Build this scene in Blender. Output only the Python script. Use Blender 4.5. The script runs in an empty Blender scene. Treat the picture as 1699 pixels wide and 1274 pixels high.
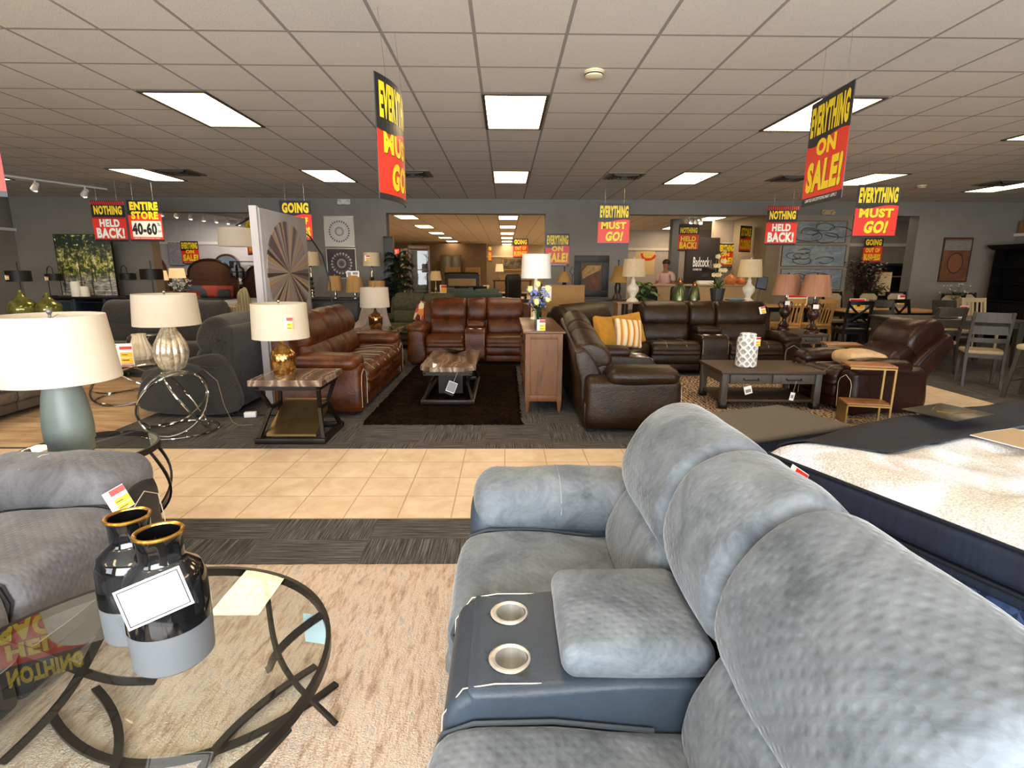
import bpy, bmesh, math, random
from mathutils import Vector, Matrix, Euler, noise
PI = math.pi
sin, cos = math.sin, math.cos
R = math.radians
COL = bpy.context.scene.collection
rnd = random.Random(7)

# ------------------------------------------------------------------ mesh building
class MB:
    """collects shapes; obj() links them as one mesh object"""
    DEF = Matrix()
    def __init__(s):
        s.bm = bmesh.new(); s.M = MB.DEF.copy(); s.mi = 0
    def _v(s, co):
        return s.bm.verts.new(s.M @ Vector(co))
    def _f(s, vs):
        try:
            f = s.bm.faces.new(vs); f.material_index = s.mi; return f
        except ValueError:
            return None
    def box(s, x0, x1, y0, y1, z0, z1, b=0.0, seg=2):
        v = [s._v((x, y, z)) for z in (z0, z1) for y in (y0, y1) for x in (x0, x1)]
        fs = [s._f([v[i] for i in q]) for q in ((0, 2, 3, 1), (4, 5, 7, 6), (0, 1, 5, 4), (2, 6, 7, 3), (0, 4, 6, 2), (1, 3, 7, 5))]
        if b > 0:
            es = list({e for f in fs for e in f.edges})
            r = bmesh.ops.bevel(s.bm, geom=es, offset=b, segments=seg, affect='EDGES', profile=.5)
            for f in r['faces']: f.material_index = s.mi
        return s
    def cbox(s, c, d, b=0.0):
        return s.box(c[0]-d[0]/2, c[0]+d[0]/2, c[1]-d[1]/2, c[1]+d[1]/2, c[2]-d[2]/2, c[2]+d[2]/2, b)
    def loft(s, rings, closed_ends=True, loop=False):
        rs = [[s._v(p) for p in r] for r in rings]
        n = len(rs[0]); k = len(rs)
        for i in range(k if loop else k-1):
            a, b = rs[i], rs[(i+1) % k]
            for j in range(n):
                s._f((a[j], a[(j+1) % n], b[(j+1) % n], b[j]))
        if closed_ends and not loop:
            s._f(list(reversed(rs[0]))); s._f(rs[-1])
        return s
    def cyl(s, p0, p1, r0, r1=None, n=16):
        r1 = r0 if r1 is None else r1
        p0, p1 = Vector(p0), Vector(p1); d = (p1-p0).normalized()
        a = d.orthogonal().normalized(); b = d.cross(a)
        return s.loft([[p+(a*cos(2*PI*i/n)+b*sin(2*PI*i/n))*r for i in range(n)] for p, r in ((p0, r0), (p1, r1))])
    def lathe(s, prof, n=32, ribs=0, amp=0.0, c=(0, 0, 0), sq=1.0):
        rings = []
        for r, z in prof:
            rings.append([(c[0]+max(r, 1e-4)*(1+(amp*abs(sin(ribs*PI*i/n)) if ribs else 0))*cos(2*PI*i/n),
                           c[1]+sq*max(r, 1e-4)*(1+(amp*abs(sin(ribs*PI*i/n)) if ribs else 0))*sin(2*PI*i/n), c[2]+z) for i in range(n)])
        return s.loft(rings)
    def shell(s, prof, t, n=40, c=(0, 0, 0)):
        """open surface of revolution of wall thickness t"""
        p = list(prof)+[(r-t, z) for r, z in reversed(prof)]
        rings = [[(c[0]+r*cos(2*PI*i/n), c[1]+r*sin(2*PI*i/n), c[2]+z) for i in range(n)] for r, z in p]
        return s.loft(rings, loop=True)
    def tube(s, pts, r, n=8, closed=False, rect=None, up=None):
        pts = [Vector(p) for p in pts]; k = len(pts); rings = []
        ta = []
        for i in range(k):
            a = pts[(i-1) % k] if (closed or i > 0) else pts[i]
            b = pts[(i+1) % k] if (closed or i < k-1) else pts[i]
            ta.append((b-a).normalized())
        nrm = Vector(up) if up is not None else ta[0].orthogonal()
        for i in range(k):
            if up is not None: nrm = Vector(up)
            nrm = (nrm-ta[i]*nrm.dot(ta[i]))
            nrm = nrm.normalized() if nrm.length > 1e-6 else ta[i].orthogonal().normalized()
            bi = ta[i].cross(nrm)
            if rect:
                w, h = rect[0]/2, rect[1]/2
                rings.append([pts[i]+nrm*(h*y)+bi*(w*x) for x, y in ((-1, -1), (1, -1), (1, 1), (-1, 1))])
            else:
                rr = r[i] if isinstance(r, (list, tuple)) else r
                rings.append([pts[i]+(nrm*cos(2*PI*j/n)+bi*sin(2*PI*j/n))*rr for j in range(n)])
        return s.loft(rings, loop=closed)
    def prism(s, poly, a0, a1, axis='z'):
        f = {'z': lambda p, a: (p[0], p[1], a), 'y': lambda p, a: (p[0], a, p[1]), 'x': lambda p, a: (a, p[0], p[1])}[axis]
        return s.loft([[f(p, a) for p in poly] for a in (a0, a1)])
    def poly(s, pts):
        s._f([s._v(p) for p in pts]); return s
    def sweep(s, prof, a0, a1, axis='x', r=.05, crown=0.0, n=7, m=36, smooth=True, wob=0.0):
        """upholstered shape: closed side profile drawn along an axis, ends rounded over"""
        p = [Vector((q[0], q[1])) for q in prof]
        if smooth:
            k = len(p); per = max(2, m//k); o = []
            for i in range(k):
                q0, q1, q2, q3 = p[i-1], p[i], p[(i+1) % k], p[(i+2) % k]
                for j in range(per):
                    t = j/per
                    o.append(.5*((2*q1)+(q2-q0)*t+(2*q0-5*q1+4*q2-q3)*t*t+(3*q1-q0-3*q2+q3)*t**3))
            p = o
        cen = sum(p, Vector((0, 0)))/len(p)
        st = [(a0+r*(1-cos(f)), r*(1-sin(f))) for f in (0, .4, .8, 1.2, PI/2)]
        L = a1-a0
        mid = [(a0+r+(L-2*r)*(i+1)/(n+1), 0) for i in range(n)]
        st = st+mid+[(a0+a1-a, q) for a, q in reversed(st)]
        f = {'x': lambda q, a: (a, q.x, q.y), 'y': lambda q, a: (q.x, a, q.y), 'z': lambda q, a: (q.x, q.y, a)}[axis]
        rings = []
        for a, ins in st:
            t = (a-a0)/L; sc = 1+crown*sin(PI*t); ring = []
            for q in p:
                d = q-cen; l = max(d.length, 1e-5)
                q2 = cen+d*sc*(1-min(.92, ins/l))
                if wob:
                    w = noise.noise(Vector((q.x*7, q.y*7, a*7)))*wob
                    q2 = q2+d/l*w
                ring.append(f(q2, a))
            rings.append(ring)
        return s.loft(rings)
    def rbox(s, x0, x1, y0, y1, z0, z1, r=.04, puff=(0, 0, 0), n=4, wob=0.0):
        """rounded, puffed block (cushions)"""
        c = Vector(((x0+x1)/2, (y0+y1)/2, (z0+z1)/2)); h = Vector(((x1-x0)/2, (y1-y0)/2, (z1-z0)/2))
        r = min(r, h.x*.98, h.y*.98, h.z*.98)
        def samp(H):
            e = [H-r+r*q for q in (1, .68, .34, 0)]
            return [-q for q in e]+[-(H-r)+2*(H-r)*(i+1)/(n+1) for i in range(n)]+list(reversed(e))
        S = [samp(h.x), samp(h.y), samp(h.z)]; N = len(S[0]); cache = {}
        def V(i, j, k):
            if (i, j, k) in cache: return cache[(i, j, k)]
            p = Vector((S[0][i], S[1][j], S[2][k]))
            q = Vector([max(-(h[a]-r), min(h[a]-r, p[a])) for a in range(3)])
            d = p-q; o = q+d.normalized()*r if d.length > 1e-9 else q
            u = [o[a]/h[a] for a in range(3)]
            o = o+Vector((puff[0]*u[0]*(1-u[1]**2)*(1-u[2]**2), puff[1]*u[1]*(1-u[0]**2)*(1-u[2]**2), puff[2]*u[2]*(1-u[0]**2)*(1-u[1]**2)))
            if wob:
                o = o+d.normalized()*noise.noise((o+c)*6)*wob if d.length > 1e-9 else o
            cache[(i, j, k)] = s._v(o+c); return cache[(i, j, k)]
        for A in range(3):
            for side in (0, N-1):
                for i in range(N-1):
                    for j in range(N-1):
                        q = []
                        for a, b in ((i, j), (i+1, j), (i+1, j+1), (i, j+1)):
                            t = [0, 0, 0]; t[A] = side; t[(A+1) % 3] = a; t[(A+2) % 3] = b; q.append(V(*t))
                        if side == 0: q.reverse()
                        s._f(q)
        return s
    def ball(s, c, r, n=8, sq=(1, 1, 1)):
        return s.loft([[(c[0]+r*sq[0]*max(.02, sin(PI*k/n))*cos(2*PI*i/(n+2)), c[1]+r*sq[1]*max(.02, sin(PI*k/n))*sin(2*PI*i/(n+2)), c[2]-r*sq[2]*cos(PI*k/n)) for i in range(n+2)] for k in range(n+1)])
    def leaf(s, base, d, L, w, droop=.3, up=(0, 0, 1)):
        """one bent leaf blade"""
        base, d = Vector(base), Vector(d).normalized(); sd = d.cross(Vector(up))
        sd = sd.normalized() if sd.length > 1e-4 else Vector((1, 0, 0))
        pts = []
        for t, ww in ((0, .25), (.35, 1), (.7, .8), (1, .06)):
            c = base+d*(L*t)+Vector((0, 0, -droop*L*t*t))
            pts.append((c-sd*w*ww/2, c+sd*w*ww/2))
        vs = [(s._v(a), s._v(b)) for a, b in pts]
        for i in range(3): s._f((vs[i][0], vs[i][1], vs[i+1][1], vs[i+1][0]))
        return s
    def text(s, st, x0, x1, z0, z1, y, bold=.03, shear=0.0):
        """lettering facing -Y, fitted to a box"""
        vs, fs = text_data(st, bold)
        if not vs: return s
        ax, bx = min(v[0] for v in vs), max(v[0] for v in vs); ay, by = min(v[1] for v in vs), max(v[1] for v in vs)
        sx, sz = (x1-x0)/max(bx-ax, 1e-6), (z1-z0)/max(by-ay, 1e-6)
        nv = [s._v((x0+(v[0]-ax)*sx+shear*(v[1]-ay)*sz, y, z0+(v[1]-ay)*sz)) for v in vs]
        for f in fs: s._f([nv[i] for i in f])
        return s

_TX = {}
def text_data(st, bold):
    k = (st, bold)
    if k not in _TX:
        c = bpy.data.curves.new('t', 'FONT'); c.body = st; c.offset = bold; c.resolution_u = 3; c.space_character = 1.04+bold*1.2
        o = bpy.data.objects.new('t', c); COL.objects.link(o)
        bpy.context.view_layer.update()
        me = o.to_mesh()
        _TX[k] = ([tuple(v.co[:2]) for v in me.vertices], [tuple(p.vertices) for p in me.polygons])
        o.to_mesh_clear(); bpy.data.objects.remove(o); bpy.data.curves.remove(c)
    return _TX[k]

def obj(name, mb, mats, parent=None, smooth=True, ang=40, loc=None, rotz=0):
    bm = mb.bm
    bmesh.ops.recalc_face_normals(bm, faces=bm.faces)
    me = bpy.data.meshes.new(name)
    uv = bm.loops.layers.uv.new('UVMap')
    for f in bm.faces:
        n = f.normal; a = max(range(3), key=lambda i: abs(n[i])); i, j = [(1, 2), (0, 2), (0, 1)][a]
        for l in f.loops: l[uv].uv = (l.vert.co[i], l.vert.co[j])
    bm.to_mesh(me); bm.free()
    for m in (mats if isinstance(mats, (list, tuple)) else [mats]): me.materials.append(m)
    if smooth:
        me.polygons.foreach_set('use_smooth', [True]*len(me.polygons)); me.set_sharp_from_angle(angle=R(ang))
    o = bpy.data.objects.new(name, me); COL.objects.link(o)
    if parent is not None: o.parent = parent
    if loc is not None: o.location = loc; o.rotation_euler[2] = rotz
    return o

def tag(o, label, cat, group=None, kind=None):
    o['label'] = label; o['category'] = cat
    if group: o['group'] = group
    if kind: o['kind'] = kind
    return o
def thing(name, label, cat, loc=(0, 0, 0), rotz=0, group=None):
    o = bpy.data.objects.new(name, None); COL.objects.link(o); o.empty_display_size = .1
    o.location = loc; o.rotation_euler = (0, 0, rotz)
    return tag(o, label, cat, group)
def struct(name, mb, m, smooth=False):
    o = obj(name, mb, m, smooth=smooth); o['kind'] = 'structure'; return o
def children(o): return [c for c in bpy.data.objects if c.parent == o]
def dup(o, loc, rotz=0, label=None, group=None, scale=None):
    """a copy of a thing with copies of its parts and sub-parts"""
    r = o.copy(); COL.objects.link(r); r.location = loc; r.rotation_euler = (0, 0, rotz)
    if label: r['label'] = label
    if group: r['group'] = group
    if scale: r.scale = scale
    for c in children(o):
        d = c.copy(); COL.objects.link(d); d.parent = r
        for e in children(c):
            g = e.copy(); COL.objects.link(g); g.parent = d
    return r
def T(x=0, y=0, z=0, rx=0, ry=0, rz=0):
    return Matrix.Translation((x, y, z)) @ Euler((rx, ry, rz)).to_matrix().to_4x4()

# ------------------------------------------------------------------ materials
def lin(h):
    h = h.lstrip('#'); o = []
    for i in (0, 2, 4):
        c = int(h[i:i+2], 16)/255; o.append(c/12.92 if c <= .04045 else ((c+.055)/1.055)**2.4)
    return tuple(o)+(1.0,)
class NT:
    def __init__(s, name):
        s.m = bpy.data.materials.new(name); s.m.use_nodes = True; s.t = s.m.node_tree; s.t.nodes.clear()
        s.out = s.t.nodes.new('ShaderNodeOutputMaterial'); s.b = s.t.nodes.new('ShaderNodeBsdfPrincipled')
        s.l(s.b.outputs[0], s.out.inputs[0])
    def l(s, a, b): s.t.links.new(a, b)
    def n(s, ty, ins=None, **pr):
        q = s.t.nodes.new('ShaderNode'+ty)
        for k, v in pr.items(): setattr(q, k, v)
        for k, v in (ins or {}).items():
            if isinstance(v, bpy.types.NodeSocket): s.l(v, q.inputs[k])
            else: q.inputs[k].default_value = v
        return q
    def math(s, op, a, b=0.0, c=None):
        q = {0: a, 1: b}
        if c is not None: q[2] = c
        return s.n('Math', q, operation=op).outputs[0]
    def co(s, kind='Object', scale=(1, 1, 1), rot=(0, 0, 0), loc=(0, 0, 0)):
        t = s.n('TexCoord').outputs[kind]
        return s.n('Mapping', {'Vector': t, 'Scale': scale, 'Rotation': rot, 'Location': loc}).outputs[0]
    def noise(s, vec, scale, detail=4, rough=.55, dist=0):
        return s.n('TexNoise', {'Vector': vec, 'Scale': scale, 'Detail': detail, 'Roughness': rough, 'Distortion': dist}).outputs[0]
    def ramp(s, fac, stops):
        q = s.n('ValToRGB', {'Fac': fac}); e = q.color_ramp.elements
        while len(e) < len(stops): e.new(.5)
        for i, (p, c) in enumerate(stops): e[i].position = p; e[i].color = lin(c) if isinstance(c, str) else c
        return q.outputs[0]
    def mix(s, f, a, b, mode='MIX'):
        q = s.n('Mix', data_type='RGBA', blend_type=mode)
        for i, v in ((0, f), (6, a), (7, b)):
            if isinstance(v, bpy.types.NodeSocket): s.l(v, q.inputs[i])
            else: q.inputs[i].default_value = v
        return q.outputs[2]
    def bump(s, h, st, dist=.01):
        q = s.n('Bump', {'Height': h, 'Strength': st, 'Distance': dist}); s.l(q.outputs[0], s.b.inputs['Normal'])
    def set(s, **k):
        for a, v in k.items():
            a = a.replace('_', ' ')
            if isinstance(v, bpy.types.NodeSocket): s.l(v, s.b.inputs[a])
            else: s.b.inputs[a].default_value = v
_MC = {}
def mat(name, c1, c2=None, rough=.5, metal=0, scale=4, stretch=(1, 1, 1), bump=0, bscale=60, dist=.01, coat=0, sheen=0, spec=.5, emit=0, lo=.35, hi=.65, ndist=0, trans=0):
    """plain procedural material: noise-mottled colour plus noise bump"""
    if name in _MC: return _MC[name]
    n = NT(name); n.set(Roughness=rough, Metallic=metal, Coat_Weight=coat, Sheen_Weight=sheen, Specular_IOR_Level=spec)
    if c2:
        n.set(Base_Color=n.ramp(n.noise(n.co('Object', stretch), scale, 5, .6, ndist), [(lo, c1), (hi, c2)]))
    else: n.set(Base_Color=lin(c1))
    if bump: n.bump(n.noise(n.co('Object', stretch), bscale, 3), bump, dist)
    if emit: n.set(Emission_Color=lin(c1), Emission_Strength=emit)
    if trans:
        tr = n.n('BsdfTranslucent', {'Color': lin(c1)}); mx = n.n('MixShader', {0: trans})
        n.l(n.b.outputs[0], mx.inputs[1]); n.l(tr.outputs[0], mx.inputs[2]); n.l(mx.outputs[0], n.out.inputs[0])
    _MC[name] = n.m; return n.m
def leather(name, c1, c2, rough=.38, bump=.35):
    if name in _MC: return _MC[name]
    n = NT(name); v = n.co('Object')
    n.set(Roughness=rough, Base_Color=n.ramp(n.noise(v, 5, 6, .65, .4), [(.3, c1), (.7, c2)]), Specular_IOR_Level=.32)
    vo = n.n('TexVoronoi', {'Vector': v, 'Scale': 140}); cr = n.noise(v, 16, 5, .6, .8)
    n.bump(n.math('ADD', n.math('MULTIPLY', vo.outputs['Distance'], .25), cr), bump, .012)
    _MC[name] = n.m; return n.m
def velvet(name, c1, c2, pitch=.026, dots=True):
    if name in _MC: return _MC[name]
    n = NT(name)
    o = n.co('Object'); nap = n.noise(o, 5.5, 8, .72, .9)
    col = n.ramp(nap, [(.3, c1), (.7, c2)])
    n.set(Roughness=.85, Sheen_Weight=.3, Sheen_Roughness=.3, Specular_IOR_Level=.15)
    if dots:
        u = n.co('UV', rot=(0, 0, R(45)))
        vo = n.n('TexVoronoi', {'Vector': u, 'Scale': 1/pitch, 'Randomness': .12}, voronoi_dimensions='2D')
        pit = n.n('MapRange', {'Value': vo.outputs['Distance'], 1: .04, 2: .42}, interpolation_type='SMOOTHSTEP').outputs[0]
        fine = n.noise(o, 45, 4)
        n.bump(n.math('ADD', pit, n.math('MULTIPLY', fine, .5)), 0.24, .006)
    else: n.bump(n.noise(o, 40, 4), .3, .01)
    n.set(Base_Color=col)
    _MC[name] = n.m; return n.m
def wood(name, c1, c2, rough=.45, axis='y', scale=3.0, c3=None, coat=0, plank=0):
    """grain running along axis; plank > 0 adds board joints"""
    if name in _MC: return _MC[name]
    n = NT(name)
    st = {'x': (.12, 1, 1), 'y': (1, .12, 1), 'z': (1, 1, .12)}[axis]
    v = n.co('Object', tuple(q*scale*3 for q in st))
    a = n.noise(v, 2.2, 7, .65, 1.2); b = n.noise(n.co('Object', tuple(q*60 for q in st)), 3, 3)
    f = n.math('ADD', n.math('MULTIPLY', a, .8), n.math('MULTIPLY', b, .25))
    col = n.ramp(f, [(.34, c1), (.52, c2), (.72, c3 or c1)])
    n.set(Base_Color=col, Roughness=rough, Coat_Weight=coat)
    n.bump(f, .12, .004)
    _MC[name] = n.m; return n.m
def glassmat(name, tint=(.9, .93, .91, 1), ior=1.5):
    n = NT(name); n.t.nodes.remove(n.b)
    fr = n.n('Fresnel', {'IOR': ior}); tr = n.n('BsdfTransparent', {'Color': tint}); gl = n.n('BsdfGlossy', {'Roughness': .0, 'Color': (1, 1, 1, 1)})
    ge = n.n('NewGeometry'); f = n.math('MULTIPLY', fr.outputs[0], n.math('SUBTRACT', 1.0, ge.outputs['Backfacing'])); mx = n.n('MixShader', {0: f}); n.l(tr.outputs[0], mx.inputs[1]); n.l(gl.outputs[0], mx.inputs[2]); n.l(mx.outputs[0], n.out.inputs[0])
    return n.m

BLACK = mat('black_metal', '#141312', rough=.35, metal=.3)
BRONZE = mat('dark_bronze_metal', '#24211f', '#2e2a26', rough=.35, metal=.6, bump=.05)
CHROME = mat('polished_chrome', '#d8d5cf', rough=.07, metal=1)
NICKEL = mat('brushed_nickel', '#c8c2b8', '#b3ada4', rough=.25, metal=1, scale=30, stretch=(1, 1, .05))
WHITE = mat('white_card', '#f4f2ee', rough=.6)
RED = mat('sign_red', '#e0301e', rough=.4)
YEL = mat('sign_yellow', '#f6d51a', rough=.45)
SBLK = mat('sign_black', '#17191f', rough=.4)
SWHT = mat('sign_white', '#f2efe8', rough=.45)
STCH = mat('stitch_thread', '#d9cdb6', rough=.8)
SHADE = mat('white_linen_shade', '#e6dac6', '#e1d4be', rough=.9, scale=60, stretch=(1, 1, .1), trans=.25)
CREAM = mat('cream_linen_shade', '#e0cda8', '#d8c49e', rough=.9, scale=60, stretch=(1, 1, .1), trans=.2)
GLASS = glassmat('clear_glass'); SLEEVE = glassmat('clear_plastic', (.97, .97, .97, 1), 1.09)
LEAF = mat('leaf_green', '#1f3319', '#3f5a28', rough=.5, scale=6)
PALMG = mat('palm_green', '#0d1a0d', '#1d2f18', rough=.5, scale=6)
WIN_P = (250, 620, 330); EXPO = 0.24
# ------------------------------------------------------------------ the room
CH = 3.035; WB = 12.5; PX, PY = -.205, 5.17; CELL = .6075
def ceiling_mat():
    n = NT('ceiling_tiles'); v = n.co('Object'); x = n.n('SeparateXYZ', {0: v})
    ds = []
    for a, o in ((0, PX), (1, PY)):
        f = n.math('FRACT', n.math('DIVIDE', n.math('SUBTRACT', x.outputs[a], o-.6075*200), CELL))
        ds.append(n.math('MULTIPLY', n.math('MINIMUM', f, n.math('SUBTRACT', 1.0, f)), CELL))
    bar = n.math('LESS_THAN', n.math('MINIMUM', ds[0], ds[1]), .012)
    sp = n.noise(v, 90, 3, .7); big = n.noise(v, .7, 2)
    tile = n.mix(n.math('MULTIPLY', big, .6), lin('#ddd7ce'), lin('#cbc4ba'))
    tile = n.mix(n.ramp(sp, [(.5, (0, 0, 0, 1)), (.62, (.35, .35, .35, 1))]), tile, lin('#b9b1a6'))
    n.set(Base_Color=n.mix(bar, tile, lin('#989088')), Roughness=.85)
    n.bump(n.math('SUBTRACT', n.math('MULTIPLY', sp, .4), n.math('MULTIPLY', bar, 1.0)), .5, .01)
    return n.m
def carpet_mat():
    n = NT('carpet_tile'); v = n.co('Object'); x = n.n('SeparateXYZ', {0: v})
    i = n.math('FLOOR', n.math('DIVIDE', n.math('ADD', x.outputs[0], 60.18), .6)); j = n.math('FLOOR', n.math('DIVIDE', n.math('ADD', x.outputs[1], 60.12), .6))
    par = n.math('FRACT', n.math('MULTIPLY', n.math('ADD', i, j), .5)); par = n.math('GREATER_THAN', par, .25)
    a = n.noise(n.co('Object', (3, 150, 1)), 1, 4, .7); b = n.noise(n.co('Object', (150, 3, 1)), 1, 4, .7)
    f = n.n('Mix', {0: par, 2: a, 3: b}, data_type='FLOAT').outputs[0]
    n.set(Base_Color=n.ramp(f, [(.36, '#31302f'), (.5, '#504e4d'), (.66, '#7f7c7a')]), Roughness=.95, Specular_IOR_Level=.1)
    n.bump(f, .5, .01); return n.m
def tile_mat():
    n = NT('tan_floor_tile'); v = n.co('Object', loc=(0, -3.14, 0))
    br = n.n('TexBrick', {'Vector': v, 'Color1': (0, 0, 0, 1), 'Color2': (1, 1, 1, 1), 'Mortar': (.5, .5, .5, 1), 'Scale': 1, 'Mortar Size': .0045, 'Brick Width': .335, 'Row Height': .335}, offset=0.0, squash=1.0)
    c = n.ramp(n.noise(n.co('Object'), 5, 7, .65, .6), [(.3, '#d4b796'), (.5, '#e2caac'), (.7, '#eddabf')])
    c = n.mix(n.math('MULTIPLY', br.outputs[0], .12), c, lin('#c9a682'))
    n.set(Base_Color=n.mix(br.outputs[1], c, lin('#b99a78')), Roughness=.42)
    n.bump(n.math('SUBTRACT', 1.0, br.outputs[1]), .3, .004); return n.m
WALLM = mat('taupe_wall_paint', '#827d76', '#7c7770', rough=.8, scale=2, bump=.05, bscale=120)
WALLT = mat('tan_wall_paint', '#8d7b66', '#84735f', rough=.8, scale=2)
WALLL = mat('pale_grey_wall_paint', '#b9b2ae', '#b1aaa6', rough=.8, scale=2)
TRIMW = mat('white_trim_paint', '#d8d2c8', rough=.6)
DARKW = mat('dark_brown_accent_wall', '#2d2420', '#251d1a', rough=.7, scale=3)
CARP, TILE = carpet_mat(), tile_mat()
m = MB(); m.box(-16, 16, -2.9, 36, -.1, 0); struct('floor', m, CARP)
m = MB(); m.box(-10.8, 11.5, 3.14, 4.48, 0, .004); struct('floor_tile_aisle', m, TILE)
m = MB(); m.box(4.75, 5.75, 4.48, 12.4, 0, .004); struct('floor_tile_cross_aisle', m, TILE)
m = MB(); m.box(-7.8, 4.0, 15.2, 34.5, 0, .004); struct('floor_tile_rear', m, TILE)
m = MB(); m.box(-16, 16, -2.9, 36, CH, CH+.1); struct('ceiling', m, ceiling_mat())
# back wall: piers and headers round four wide openings
HZ = 2.73
def wall_run(name, spans, y0, y1, mt, head=()):
    m = MB()
    for a, b in spans: m.box(a, b, y0, y1, 0, CH)
    for a, b, z in head: m.box(a, b, y0, y1, z, CH)
    return struct(name, m, mt)
wall_run('wall_back', [(-10.8, -7.85), (-5.0, -2.63), (.89, 2.76), (6.19, 7.72), (9.25, 11.6)], WB, WB+.3, WALLM, [(-7.85, -5.0, HZ), (-2.63, .89, HZ), (2.76, 6.19, HZ), (7.72, 9.25, HZ)])
m = MB(); m.box(6.17, 7.74, WB-.03, WB+.62, 0, HZ); struct('wall_back_pier', m, mat('pier_paint', '#8f8576', '#887e70', rough=.8))
m = MB(); m.box(-7.87, -7.84, WB+.001, WB+.3, 0, HZ); struct('trim_1', m, WALLT)
def side_wall(name, x, sgn):
    m = MB(); m.box(x, x+sgn*.25, -2.9, WB+.3, 0, 2.3); m.box(x+sgn*.06, x+sgn*.25, -2.9, WB+.3, 2.3, CH)
    struct(name, m, WALLM)
    m = MB(); m.box(min(x-sgn*.06, x+sgn*.1), max(x-sgn*.06, x+sgn*.1), -2.5, WB, 2.3, 2.36); struct('trim_'+name.split('_')[1], m, TRIMW)
side_wall('wall_left', -10.8, -1); side_wall('wall_right', 11.5, 1)
# storefront wall behind the photographer, three glazed windows
m = MB()
WIN = [(-8.6, -3.6), (-2.6, 2.4), (3.4, 6.8)]
xs = [-16]+[q for w in WIN for q in w]+[16]
for i in range(0, len(xs), 2): m.box(xs[i], xs[i+1], -2.9, -2.7, 0, CH)
for a, b in WIN: m.box(a, b, -2.9, -2.7, 0, .35); m.box(a, b, -2.9, -2.7, 2.65, CH)
struct('wall_front', m, WALLM)
for k, (a, b) in enumerate(WIN):
    m = MB()
    for x in (a, (a+b)/2-.03, b-.06): m.box(x, x+.06, -2.84, -2.76, .35, 2.65)
    for z in (.35, 2.59): m.box(a, b, -2.84, -2.76, z, z+.06)
    o = obj('window_%d' % (k+1), m, NICKEL); o['kind'] = 'structure'
# rooms beyond the openings
def rear(name, x0, x1, y, mt, up=None, t=.2):
    m = MB(); m.box(x0, x1, y, y+t, 0, 2.3 if up else CH); struct('wall_'+name, m, mt)
    if up:
        m = MB(); m.box(x0, x1, y+.05, y+t, 2.3, CH); struct('wall_'+name+'_upper', m, up)
        m = MB(); m.box(x0, x1, y-.05, y+.08, 2.27, 2.36); struct('trim_'+name, m, TRIMW)
rear('bedroom', -16, -5.05, 18.2, WALLL, WALLL)
m = MB(); m.box(-5.2, -5.05, WB+.3, 18.2, 0, CH); struct('wall_bedroom_side', m, WALLL)
m = MB(); m.box(-8.0, -7.85, 18.2, 35, 0, CH); struct('wall_center_left', m, WALLT)
rear('center', -8, 8, 34.6, mat('warm_lit_wall', '#a08d74', rough=.8), mat('warm_upper_wall', '#b7a68c', rough=.8))
m = MB(); m.box(-5.2, -1.05, 31.2, 31.4, 0, 2.93); struct('wall_partition', m, mat('brown_partition', '#6b553c', '#5f4b35', rough=.8))
m = MB(); m.box(4.05, 4.2, 21.5, 34.6, 0, CH); struct('wall_center_right', m, WALLT)
rear('counter', 4.2, 12, 21.5, WALLL, WALLL)
m = MB(); m.box(5.55, 6.55, 17.0, 17.15, 0, 2.5); struct('wall_accent', m, DARKW)
m = MB(); m.box(5.05, 5.3, 16.9, 17.2, 0, CH); struct('wall_post', m, mat('slate_post_paint', '#5d5c5c', rough=.8))
rear('right_rear', 6.4, 15.5, 17.16, mat('warm_grey_paint', '#96897a', '#8e8173', rough=.8), mat('warm_grey_upper', '#a89b8b', rough=.8))
m = MB(); m.box(7.0, 7.15, 13.3, 17.16, 0, CH); struct('wall_counter_side', m, mat('khaki_wall', '#93876f', rough=.8))

# ------------------------------------------------------------------ ceiling fittings
def light_mat():
    n = NT('lit_prismatic_diffuser'); v = n.co('Object'); x = n.n('SeparateXYZ', {0: v})
    g = n.math('MINIMUM', *[n.math('ABSOLUTE', n.math('SUBTRACT', n.math('FRACT', n.math('ADD', n.math('DIVIDE', x.outputs[a], s), .5)), .5)) for a, s in ((0, .19), (1, .2))])
    f = n.math('ADD', .78, n.math('MULTIPLY', n.math('MINIMUM', n.math('MULTIPLY', g, 9.0), 1.0), .22))
    n.set(Base_Color=lin('#fff3d6'), Emission_Color=(1, .76, .46, 1), Emission_Strength=n.math('MULTIPLY', f, LAMP_E)); return n.m
LAMP_E = 13.0
LIGHTM = light_mat()
def ceiling_light(x, y, label, first=[]):
    if first: return dup(first[0], (x, y, CH), 0, label, first[0]['group'])
    t = thing('ceiling_light', label, 'ceiling light', (x, y, CH), 0, 'recessed fluorescent ceiling panels')
    m = MB()
    for a in ((-.3, .3, -.61, -.575), (-.3, .3, .575, .61), (-.3, -.272, -.575, .575), (.272, .3, -.575, .575)): m.box(a[0], a[1], a[2], a[3], -.012, .0)
    obj('frame', m, mat('light_frame', '#3a332c', rough=.5), t)
    m = MB(); m.box(-.272, .272, -.575, .575, -.006, -.001); obj('diffuser', m, LIGHTM, t)
    first.append(t); return t
cn = {-8.94: 'far left', -5.92: 'left', -2.92: 'centre left', .09: 'central', 3.1: 'centre right', 6.12: 'right', 9.13: 'far right'}
rows = [(-1.55, 'behind the storefront seating'), (2.1, 'over the front seating'), (5.8, 'nearest row in view'), (9.6, 'second row in view'), (13.25, 'just past the back wall openings, unseen')]
rows += [(16.8, 'first row'), (20.4, 'second row'), (24.0, 'third row'), (27.4, 'fourth row'), (30.8, 'fifth row'), (34.0, 'last row')]
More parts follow.
